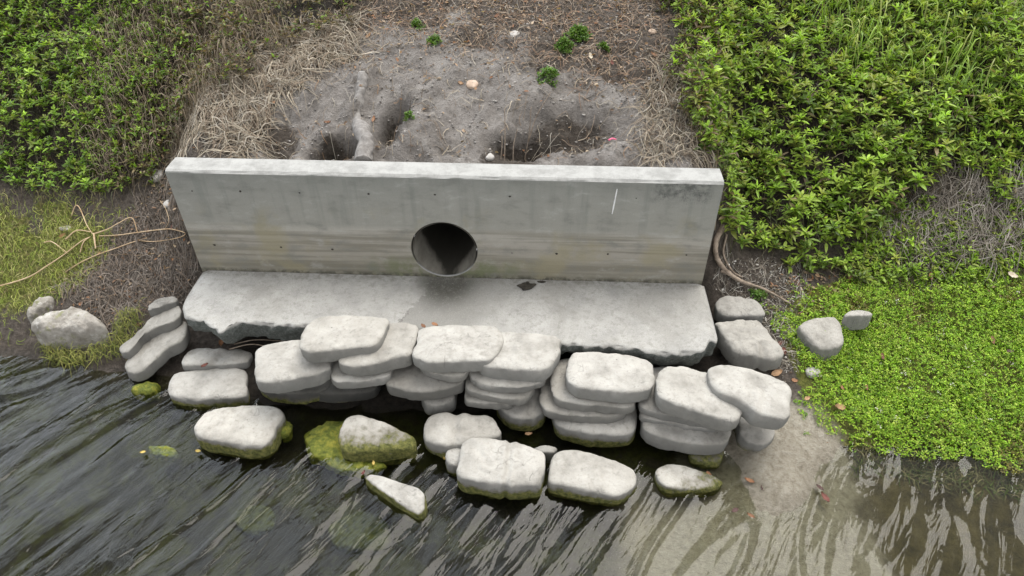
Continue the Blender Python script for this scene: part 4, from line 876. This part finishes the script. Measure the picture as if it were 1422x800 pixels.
def soil_crumbs(name, label, poly, n, seed, smin, smax, cols, dens=None):
    r = np.random.default_rng(seed); x, y = sample(poly, n, .15, seed, dens); n = len(x)
    ico = np.array([(0, 0, 1), (.89, 0, .45), (.28, .85, .45), (-.72, .53, .45), (-.72, -.53, .45), (.28, -.85, .45), (.72, .53, -.45), (-.28, .85, -.45), (-.89, 0, -.45), (-.28, -.85, -.45), (.72, -.53, -.45), (0, 0, -1)])
    fc = np.array([(0, 1, 2), (0, 2, 3), (0, 3, 4), (0, 4, 5), (0, 5, 1), (1, 6, 2), (2, 7, 3), (3, 8, 4), (4, 9, 5), (5, 10, 1), (2, 6, 7), (3, 7, 8), (4, 8, 9), (5, 9, 10), (1, 10, 6), (11, 7, 6), (11, 8, 7), (11, 9, 8), (11, 10, 9), (11, 6, 10)])
    sz = smin + (smax - smin) * r.random(n) ** 3; V = ico[None] * (1 + .22 * r.standard_normal((n, 12, 1))) * sz[:, None, None] * r.uniform(.6, 1.2, (n, 1, 3)) * np.array([1, 1, .55])
    a = r.random(n) * 6.283; ca, sa = np.cos(a)[:, None], np.sin(a)[:, None]; V = np.stack([V[..., 0] * ca - V[..., 1] * sa, V[..., 0] * sa + V[..., 1] * ca, V[..., 2]], -1)
    V += np.stack([x, y, H(x, y) + .2 * sz], 1)[:, None, :]
    F = (np.arange(n)[:, None, None] * 12 + fc[None]).reshape(-1, 3)
    o = mesh(name, V.reshape(-1, 3), F, M_CRUMB, smooth=False, col=np.repeat(pick(cols, n, r, .2), 12, 0)); return tag(o, label, 'soil', None, 'stuff')
M_CRUMB = mat_leaf('dry crumb', 0.0, 0.95)
soil_crumbs('soil_crumbs', 'grey sandy clods and crumbs over the bare bank behind the wall', Z_BANK, 6500, 281, .002, .013, [(.20, .185, .172), (.27, .25, .235), (.15, .135, .125), (.30, .28, .265)])
soil_crumbs('shell_gravel', 'white shell bits and pebbles on soil between gathered sack and moss mat', Z_RS, 420, 283, .003, .012, [(.55, .53, .50), (.35, .32, .29), (.20, .17, .14)])
soil_crumbs('soil_crumbs', 'dark crumbs on the soil by the wall end and boulder', Z_SOIL, 1500, 285, .003, .015, [(.07, .06, .05), (.14, .12, .105), (.24, .22, .20)])
def flakes(name, label, poly, n, seed, cols, size, dens=None):
    r = np.random.default_rng(seed); x, y = sample(poly, n, .2, seed, dens); n = len(x); sz = r.uniform(*size, n)
    V, F = leaf_mesh(np.stack([x, y, H(x, y) + .008 + .01 * r.random(n)], 1), r.random(n) * 6.283, r.normal(.1, .25, n), sz, sz * r.uniform(.35, .6, n), r.uniform(0, .2, n), r.normal(0, .5, n))
    o = mesh(name, V, F, M_LEAF, smooth=False, col=np.repeat(pick(cols, n, r, .2), 6, 0)); return tag(o, label, 'litter', None, 'stuff')
dry = [(.24, .15, .09), (.33, .23, .15), (.15, .10, .07), (.40, .31, .22), (.28, .13, .06)]
flakes('leaf_litter', 'small brown leaf flakes over the bare upper bank', Z_BANK, 2600, 291, dry, (.012, .045), lambda x, y: np.clip(.10 + .9 * sstep(.7, 2.0, y + .5 * n2(x, y, 2, 3, 96)), 0, 1))
flakes('leaf_litter', 'brown leaf flakes on the strip between seedlings and moss mat', poly_w([(1070, 400), (1110, 372), (1300, 362), (1422, 352), (1422, 400), (1290, 402), (1130, 420)]), 420, 293, dry, (.015, .05))
flakes('leaf_litter', 'brown leaf flakes on dark soil by the wall end', Z_SOIL, 380, 295, dry, (.012, .04))
flakes('leaf_litter', 'scattered dead leaf bits on the moss mat', Z_MAT, 240, 297, dry, (.012, .035))
# ------------------------------------------------------------------ small things
def tuft(label, px, py, rad, n, seed, col):
    b = ground_at(px, py); r = np.random.default_rng(seed); k = 6; m = n * k; idx = np.repeat(np.arange(n), k)
    rr = rad * r.random(n) ** .6 * np.clip(1 + .25 * r.standard_normal(n), .3, 1.25); th = r.random(n) * 6.283; x, y = b[0] + rr * np.cos(th), b[1] + rr * np.sin(th)
    z = H(x, y) + .01 + rad * .7 * (1 - (rr / rad) ** 2) * r.random(n) ** .5
    P = np.stack([x, y, z], 1)[idx] + r.normal(0, .006, (m, 3)); sz = r.uniform(.015, .032, m)
    V, F = leaf_mesh(P, r.random(m) * 6.283, np.radians(r.normal(35, 22, m)), sz, sz * .5, r.uniform(0, .3, m), r.normal(0, .4, m))
    o = mesh('weed_tuft', V, F, M_LEAF, smooth=False, col=np.repeat(pick(col, m, r), 6, 0), origin=(b[0], b[1], b[2]))
    tag(o, label, 'weed', 'small green tufts on the sandy bank')
TG = [(.09, .19, .03), (.13, .25, .04), (.19, .30, .07), (.10, .14, .04)]
tuft('largest round green tuft high on the sandy bank', 803, 52, .085, 150, 301, TG)
tuft('round green tuft touching the largest one', 784, 67, .065, 110, 302, TG)
tuft('green tuft lower down the sand, above the pit with dry stems', 762, 108, .075, 90, 303, TG)
tuft('tiny flat green sprig beside the largest tuft', 838, 69, .04, 34, 304, TG)
tuft('faint green sprout on the upper sand below the brown litter', 580, 40, .05, 36, 305, TG)
tuft('thin green seedling patch above the sand-crusted root', 603, 60, .05, 44, 316, TG)
tuft('small green sprig at the pit rim beside the sand-crusted root', 568, 165, .035, 22, 307, TG)
tuft('green weed sprig rooted at the bleached root end', 1052, 412, .05, 40, 308, TG)

def stalk(name, label, cat, group, pts, r0, r1, mat, lift=.02, rough=.15, seed=0, arch=0.0, n=26):
    P = np.array([ground_at(*p) for p in pts]); k = np.linspace(0, 1, len(P)); P[:, 2] += lift + arch * np.sin(np.pi * k)
    V, F = tube(P, r0, r1, n, 7, rough, seed); o = mesh(name, V, F, mat, origin=P[0]); return tag(o, label, cat, group)
def z4(p): return [(a / 2.58, 250 + b / 2.58) for a, b in p]
GST = 'dry stalks heaped by the shore grass'
for k, (lab, p, r0, arch, lift) in enumerate([
    ('longest pale stalk running from the heap across the shore grass', [(-60, 408), (100, 368), (180, 325), (240, 285), (300, 235), (330, 215)], .006, .02, .03),
    ('stalk bordering the dark soil below the long pale one', [(235, 340), (290, 310), (350, 285), (420, 260), (480, 235), (530, 215)], .005, .02, .02),
    ('short bent stalk end poking towards the shore', [(165, 235), (200, 245), (250, 275)], .005, .03, .03),
    ('stalk standing up at the top of the heap', [(262, 140), (285, 120), (305, 140), (325, 190), (345, 215)], .005, .06, .03),
    ('kinked stalk with a raised elbow nearest the wall', [(340, 210), (400, 205), (440, 190), (485, 165), (500, 205)], .005, .05, .04),
    ('looped stalk curling round near the wall edge', [(360, 212), (430, 212), (500, 205), (600, 195), (640, 200), (672, 212), (640, 226), (560, 235), (500, 228)], .0045, .02, .03),
    ('stubby upright stalk in the middle of the heap', [(345, 210), (348, 235), (352, 265)], .008, .0, .05),
    ('cross stalk lying over the heap', [(295, 275), (312, 250), (328, 220)], .005, .03, .04),
    ('thin stalk arching up beside the wall edge', [(575, 80), (600, 120), (612, 165), (590, 188)], .0025, .03, .02),
    ('slender low stalk crossing the twig litter', [(350, 280), (420, 272), (500, 275), (560, 268)], .0035, .0, .015),
    ('broken stalk tip leaning over the shore grass', [(245, 232), (290, 212), (335, 205)], .006, .03, .05)]):
    stalk('dry_stalk', lab, 'dry stalk', GST, z4(p), r0 * .9, r0 * .6, M_STALK, lift, .2, 320 + k, arch)
def z2c(p): return [(320 + a / 2.222, b / 2.222) for a, b in p]
def upright(label, foot, top, hgt, seed, r0=.006, bend=.03):
    a, b = ground_at(*foot), None; d = ray(*top); t = (a[1] + .03 - CAM[1]) / d[1]; b = CAM + d * t; m_ = (a + b) / 2 + np.array([bend, 0, 0])
    V, F = tube(np.array([a - [0, 0, .04], m_, b]), r0, r0 * .55, 16, 6, .2, seed); tag(mesh('dead_stalk', V, F, M_WOODY, origin=a), label, 'dead stalk', 'dead stalks rising from the pit')
for k, (lab, f, t_, bd) in enumerate([('stout dry stem at the sandy side of the pit', (845, 495), (846, 335), .004), ('thin dry stem crossing the stout one', (872, 495), (885, 400), -.01), ('tall dry stem in the pit middle', (905, 495), (928, 330), .012), ('slanting dry stem leaning out to the tuft side', (915, 440), (988, 285), -.02), ('short broken dry stem low in the pit', (832, 492), (838, 420), .006)]):
    upright(lab, z2c([f])[0], z2c([t_])[0], 0, 340 + k, .005, bd)
# sand crusted root dividing the two deep pits
P = np.array([ground_at(*p) for p in [(505, 100), (499, 135), (495, 165)]]); P[:, 2] += .0
e = at_y(503, 214, .24); P = np.concatenate([P + [0, 0, .015], [[e[0] - .005, .42, e[2] + .03], [e[0], .24, e[2] - .03]]])
V, F = tube(P - np.linspace(.030, .034, len(P))[:, None] * np.array([0, 0, 1]), 0.032, .062, 80, 28, .55, 351); tag(mesh('crusted_root', V, F, M_SANDR, origin=P[-1]), 'thick sand-crusted root running down between the two pits behind the wall', 'root')
GRT = 'bleached roots beside the wall end'
for k, (lab, p, r0) in enumerate([('thickest bleached root curving down beside the wall end', [(1003, 318), (992, 345), (997, 372), (1018, 392), (1045, 402)], .022), ('long bleached root reaching from the wall end to the soil', [(1000, 380), (1030, 398), (1062, 410), (1096, 426)], .012), ('thin bleached root looping inside the thick one', [(1008, 330), (1003, 360), (1015, 383), (1030, 390)], .008)]):
    stalk('bleached_root', lab, 'root', GRT, p, r0, r0 * .6, M_WOODY, .03, .45, 360 + k, .02, 30)
for k, (lab, p) in enumerate([('dark wiry root dangling under the slab lip', [(325, 478), (355, 472), (398, 474)]), ('second wiry root under the slab lip crossing the first', [(318, 485), (350, 478), (385, 484), (410, 480)])]):
    P = np.array([at_z(a, b, -.24) for a, b in p]); V, F = tube(P, .004, .0025, 20, 6, .2, 370 + k); tag(mesh('wiry_root', V, F, M_WOODY, origin=P[0]), lab, 'root', 'wiry roots under the slab')
def chip(name, label, cat, px, py, rx, ry, h, mat, seed, group=None, z=None, rot=0.0):
    b = ground_at(px, py) if z is None else at_z(px, py, z); r = np.random.default_rng(seed); a = np.linspace(0, 6.283, 9, endpoint=False) + r.normal(0, .12, 9); rr = 1 + r.normal(0, .13, 9)
    o_ = np.stack([b[0] + rx * rr * np.cos(a + rot), b[1] + ry * rr * np.sin(a + rot)], 1)
    return pillow(name, label, o_, b[2] + h * .3, h, (0, .25 if z is None else 0), mat=mat, boxy=.6, lump=.004, wrinkle=.002, cat=cat, group=group)
chip('flat_stone', 'white flat stone chip near the top of the sandy bank', 'stone', 714, 48, .045, .035, .02, M_PALE, 401)
chip('flat_stone', 'tan stone lying on bare sand above the wall middle', 'stone', 656, 119, .055, .045, .035, M_TANST, 402)
chip('flat_stone', 'grey rock tucked against the wall top corner by the groundcover', 'stone', 219, 246, .05, .06, .05, M_PALE, 403)
chip('flat_stone', 'round pale pebble beside the leaning wall edge', 'stone', 234, 285, .035, .035, .035, M_PALE, 404)
chip('flat_stone', 'white oval pebble in the grey dead stems above the moss mat', 'stone', 1267, 343, .05, .036, .02, M_PALE, 405)
chip('flat_stone', 'pointed white stone at the moss mat rim below the ridged sack', 'stone', 1127, 519, .055, .035, .05, M_PALE, 406, rot=.4)
chip('flat_stone', 'white pebble peeping over the wall top at the dry stem pit', 'stone', 681, 220, .03, .03, .03, M_PALE, 407)
chip('flat_stone', 'pale stone chip among the shore grass', 'stone', 92, 317, .05, .03, .02, M_PALE, 408)
chip('flat_stone', 'small white pebble on dark soil beside the big boulder', 'stone', 157, 462, .018, .018, .015, M_PALE, 409)
chip('flat_stone', 'little cream stone near the litter at the bank top', 'stone', 905, 45, .035, .03, .02, M_TANST, 410)
chip('flat_stone', 'brownish stone chip under the rim of the tall dry stem pit', 'stone', 842, 68, .03, .025, .02, M_TANST, 411)
cl = at_z(730, 397, .004); r_ = np.random.default_rng(415); a = np.linspace(0, 6.283, 14, endpoint=False); rr = 1 + r_.normal(0, .22, 14)
pillow('dirt_clump', 'black wet dirt clump on the slab at the wall foot', np.stack([cl[0] + .068 * rr * np.cos(a), cl[1] + .045 * rr * np.sin(a)], 1), .006, .022, mat=M_DIRT, boxy=.8, lump=.008, wrinkle=.006, cat='dirt clump')
cl = at_z(752, 391, .004); pillow('dirt_clump', 'small black dirt smear at the wall foot beside the larger clump', np.stack([cl[0] + .03 * np.cos(a), cl[1] + .008 * np.sin(a)], 1), .003, .010, mat=M_DIRT, boxy=.8, lump=.002, wrinkle=.002, cat='dirt clump')
b = ground_at(850, 197); V, F = tube(np.array([b + [-.025, 0, .012], b + [0, .01, .02], b + [.028, .012, .012]]), .006, .004, 10, 6, .3, 3); tag(mesh('tape_scrap', V, F, M_PINK, origin=b), 'scrap of pink tape on the sand behind the wall', 'tape scrap')

LEAFMATS = {}
def leafmat(c):
    if c not in LEAFMATS:
        base = {'tan': (.48, .30, .17), 'orange': (.33, .17, .09), 'brown': (.20, .10, .055), 'red': (.17, .065, .05), 'yellow': (.62, .47, .14), 'dark': (.09, .05, .045), 'cream': (.58, .50, .38)}[c]
        LEAFMATS[c] = mat_plain('fallen leaf ' + c, tuple(.65 * q for q in base), base, 45, .7, .4)
    return LEAFMATS[c]
def fallen(label, px, py, ln, col, z=None, group=None, seed=0):
    b = ground_at(px, py) if z is None else at_z(px, py, z); r = random.Random(seed + int(px * 7 + py)); az = r.uniform(0, 6.28); ca, sa = math.cos(az), math.sin(az); V = []
    wd = ln * r.uniform(.40, .55); cu = r.uniform(.10, .35)
    for i in range(9):
        t = i / 8; hw_ = wd / 2 * (math.sin(math.pi * t ** .85) ** .8 if 0 < t < 1 else .02) + .0008
        for s in (-1, -.5, 0, .5, 1):
            lx, ly = (t - .5) * ln, s * hw_; lz = cu * wd * abs(s) ** 1.5 + .25 * cu * ln * (2 * t - 1) ** 2 + .003 * math.sin(t * 19 + s * 4)
            V.append((lx * ca - ly * sa, lx * sa + ly * ca, lz + .004))
    V = np.array(V)
    if z is None:
        e_ = .03; gx_ = float((H(b[0] + e_, b[1], False) - H(b[0] - e_, b[1], False))[0]) / (2 * e_); gy_ = float((H(b[0], b[1] + e_, False) - H(b[0], b[1] - e_, False))[0]) / (2 * e_)
        gx_, gy_ = max(-.7, min(.7, gx_)), max(-.7, min(.7, gy_)); V[:, 2] += V[:, 0] * gx_ + V[:, 1] * gy_
    F = [(i * 5 + k, i * 5 + k + 1, i * 5 + k + 6, i * 5 + k + 5) for i in range(8) for k in range(4)]
    V = np.concatenate([V, V - [0, 0, .0012]]); F = F + [tuple(q + 45 for q in f[::-1]) for f in F]
    lift = 0.045 if group == 'mat' else .006
    o = mesh('fallen_leaf', V + b + [0, 0, lift if z is None else 0.004], F, leafmat(col), origin=b)
    tag(o, label, 'fallen leaf', {'mat': 'fallen leaves on the moss mat', None: 'fallen leaves on the bank', 'w': 'fallen leaves on water and sacks'}[group])
for q in [('large tan curled leaf on the moss mat above the sandy shoal', 1163, 573, .075, 'tan', None, 'mat'), ('rust leaf at the upper moss mat rim below dead stems', 1289, 392, .06, 'orange', None, 'mat'), ('cream leaf far along the upper moss mat rim', 1402, 390, .07, 'cream', None, 'mat'),
          ('slim brown leaf standing on the moss mat, beyond all sacks', 1374, 480, .06, 'brown', None, 'mat'), ('dark leaf sunk in the moss mat next to the slim brown one', 1398, 495, .05, 'dark', None, 'mat'), ('reddish leaf on the moss mat level with the ridged sack', 1222, 502, .05, 'red', None, 'mat'),
          ('small orange leaf on the moss mat below the pointed white stone', 1166, 545, .04, 'orange', None, 'mat'), ('brown leaf on the moss mat between pointed stone and tan curled leaf', 1200, 545, .045, 'brown', None, 'mat'), ('tan leaf at the moss edge touching the tilted end sack', 1118, 561, .05, 'tan', None, 'mat'),
          ('orange leaf on soil below the leafy groundcover edge', 1173, 372, .06, 'orange', None, None), ('brown leaf on soil between the bleached roots and moss mat', 1108, 396, .055, 'brown', None, None), ('cream leaf on soil below the seedlings', 1265, 378, .05, 'cream', None, None),
          ('tan leaf wedged beside the split foot of the gathered sack', 1078, 520, .085, 'tan', None, None), ('red leaf in the gully beside the gathered sack', 1088, 490, .06, 'red', None, None), ('dark red leaf higher in the gully beside the gathered sack', 1084, 478, .05, 'red', None, None), ('orange leaf lower in the gully by the moss rim', 1103, 530, .045, 'orange', None, None),
          ('orange leaf in the deep pit beside the crusted root', 519, 168, .05, 'orange', None, None), ('rust leaf at the foot of the dry stems', 727, 207, .05, 'orange', None, None), ('tan leaf on litter above the crusted root', 512, 52, .06, 'tan', None, None), ('brown leaf near the dead grass below the groundcover', 370, 93, .06, 'brown', None, None),
          ('red-brown leaf on the sand by the tiny flat sprig', 850, 88, .06, 'red', None, None), ('orange leaf near the leafy groundcover high on the bank', 908, 78, .06, 'orange', None, None), ('cream leaf beside the round tufts', 820, 80, .06, 'cream', None, None), ('brown leaf high on the bank over the sand', 690, 25, .06, 'brown', None, None),
          ('tan leaf on the topmost litter beside the white chip', 750, 30, .05, 'tan', None, None), ('orange leaf in the browning groundcover above the wall end', 266, 105, .05, 'orange', None, None), ('brown leaf in the browning groundcover over the orange one', 257, 137, .06, 'brown', None, None), ('brown leaf by the looped stalk', 205, 322, .05, 'brown', None, None),
          ('orange leaf at the heap of stalks', 88, 330, .06, 'orange', None, None), ('red leaf on dark soil by the looped stalk', 240, 316, .05, 'red', None, None), ('orange leaf on top of the big boulder edge', 113, 424, .045, 'orange', None, None), ('dark red leaf between the boulder and twisted sack', 194, 452, .05, 'red', None, None),
          ('tan leaf on the sand under the tan stone', 640, 118, .04, 'tan', None, None), ('brown leaf at the pit rim by the crusted root', 455, 172, .05, 'brown', None, None),
          ('yellow leaf afloat beside the lone green-skirted sack', 276, 628, .035, 'yellow', ZW + .012, 'w'), ('yellow leaf afloat by the lone drab stone', 199, 629, .035, 'yellow', ZW + .012, 'w'), ('yellow leaf at the foot of the white-ridged wedge sack', 519, 644, .034, 'yellow', ZW + .012, 'w'), ('orange leaf afloat above the narrow white-backed sack', 505, 658, .034, 'red', ZW + .012, 'w'),
          ('tan leaf on the mossy bulky bottom sack', 734, 604, .05, 'tan', ZW + .012, 'w'), ('yellow leaf afloat by the stubby sack end', 617, 638, .03, 'yellow', ZW + .012, 'w'), ('orange leaf in shallows behind the half-sunken sack', 984, 661, .05, 'orange', ZW + .012, 'w'), ('rust leaf in shallows between half-sunken sack and shoal', 1040, 669, .06, 'orange', ZW + .014, 'w'),
          ('dark leaf in shallows under the short mossy-footed sack', 1060, 678, .06, 'dark', ZW + .014, 'w'), ('purplish leaf washed on the sandy shoal', 1145, 692, .07, 'red', ZW + .02, 'w'), ('second purplish leaf on the shoal behind the first', 1138, 678, .05, 'dark', ZW + .02, 'w'), ('dark leaf on the shoal nearer the stream', 1020, 710, .05, 'dark', ZW + .014, 'w'), ('brown sodden leaf on the shoal tip', 1042, 717, .05, 'brown', ZW + .014, 'w'),
          ('rust leaf under the slab lip behind the lichen-speckled sack', 308, 478, .07, 'orange', -.25, 'w'), ('red leaf on the joint of the two mossy-footed sacks', 285, 509, .05, 'red', -.285, 'w'), ('orange leaf between ring-scarred sack and slab', 604, 452, .05, 'orange', .05, 'w'), ('brown leaf in the crack beside the ring-scarred sack', 588, 454, .045, 'brown', .05, 'w')]:
    fallen(*q)
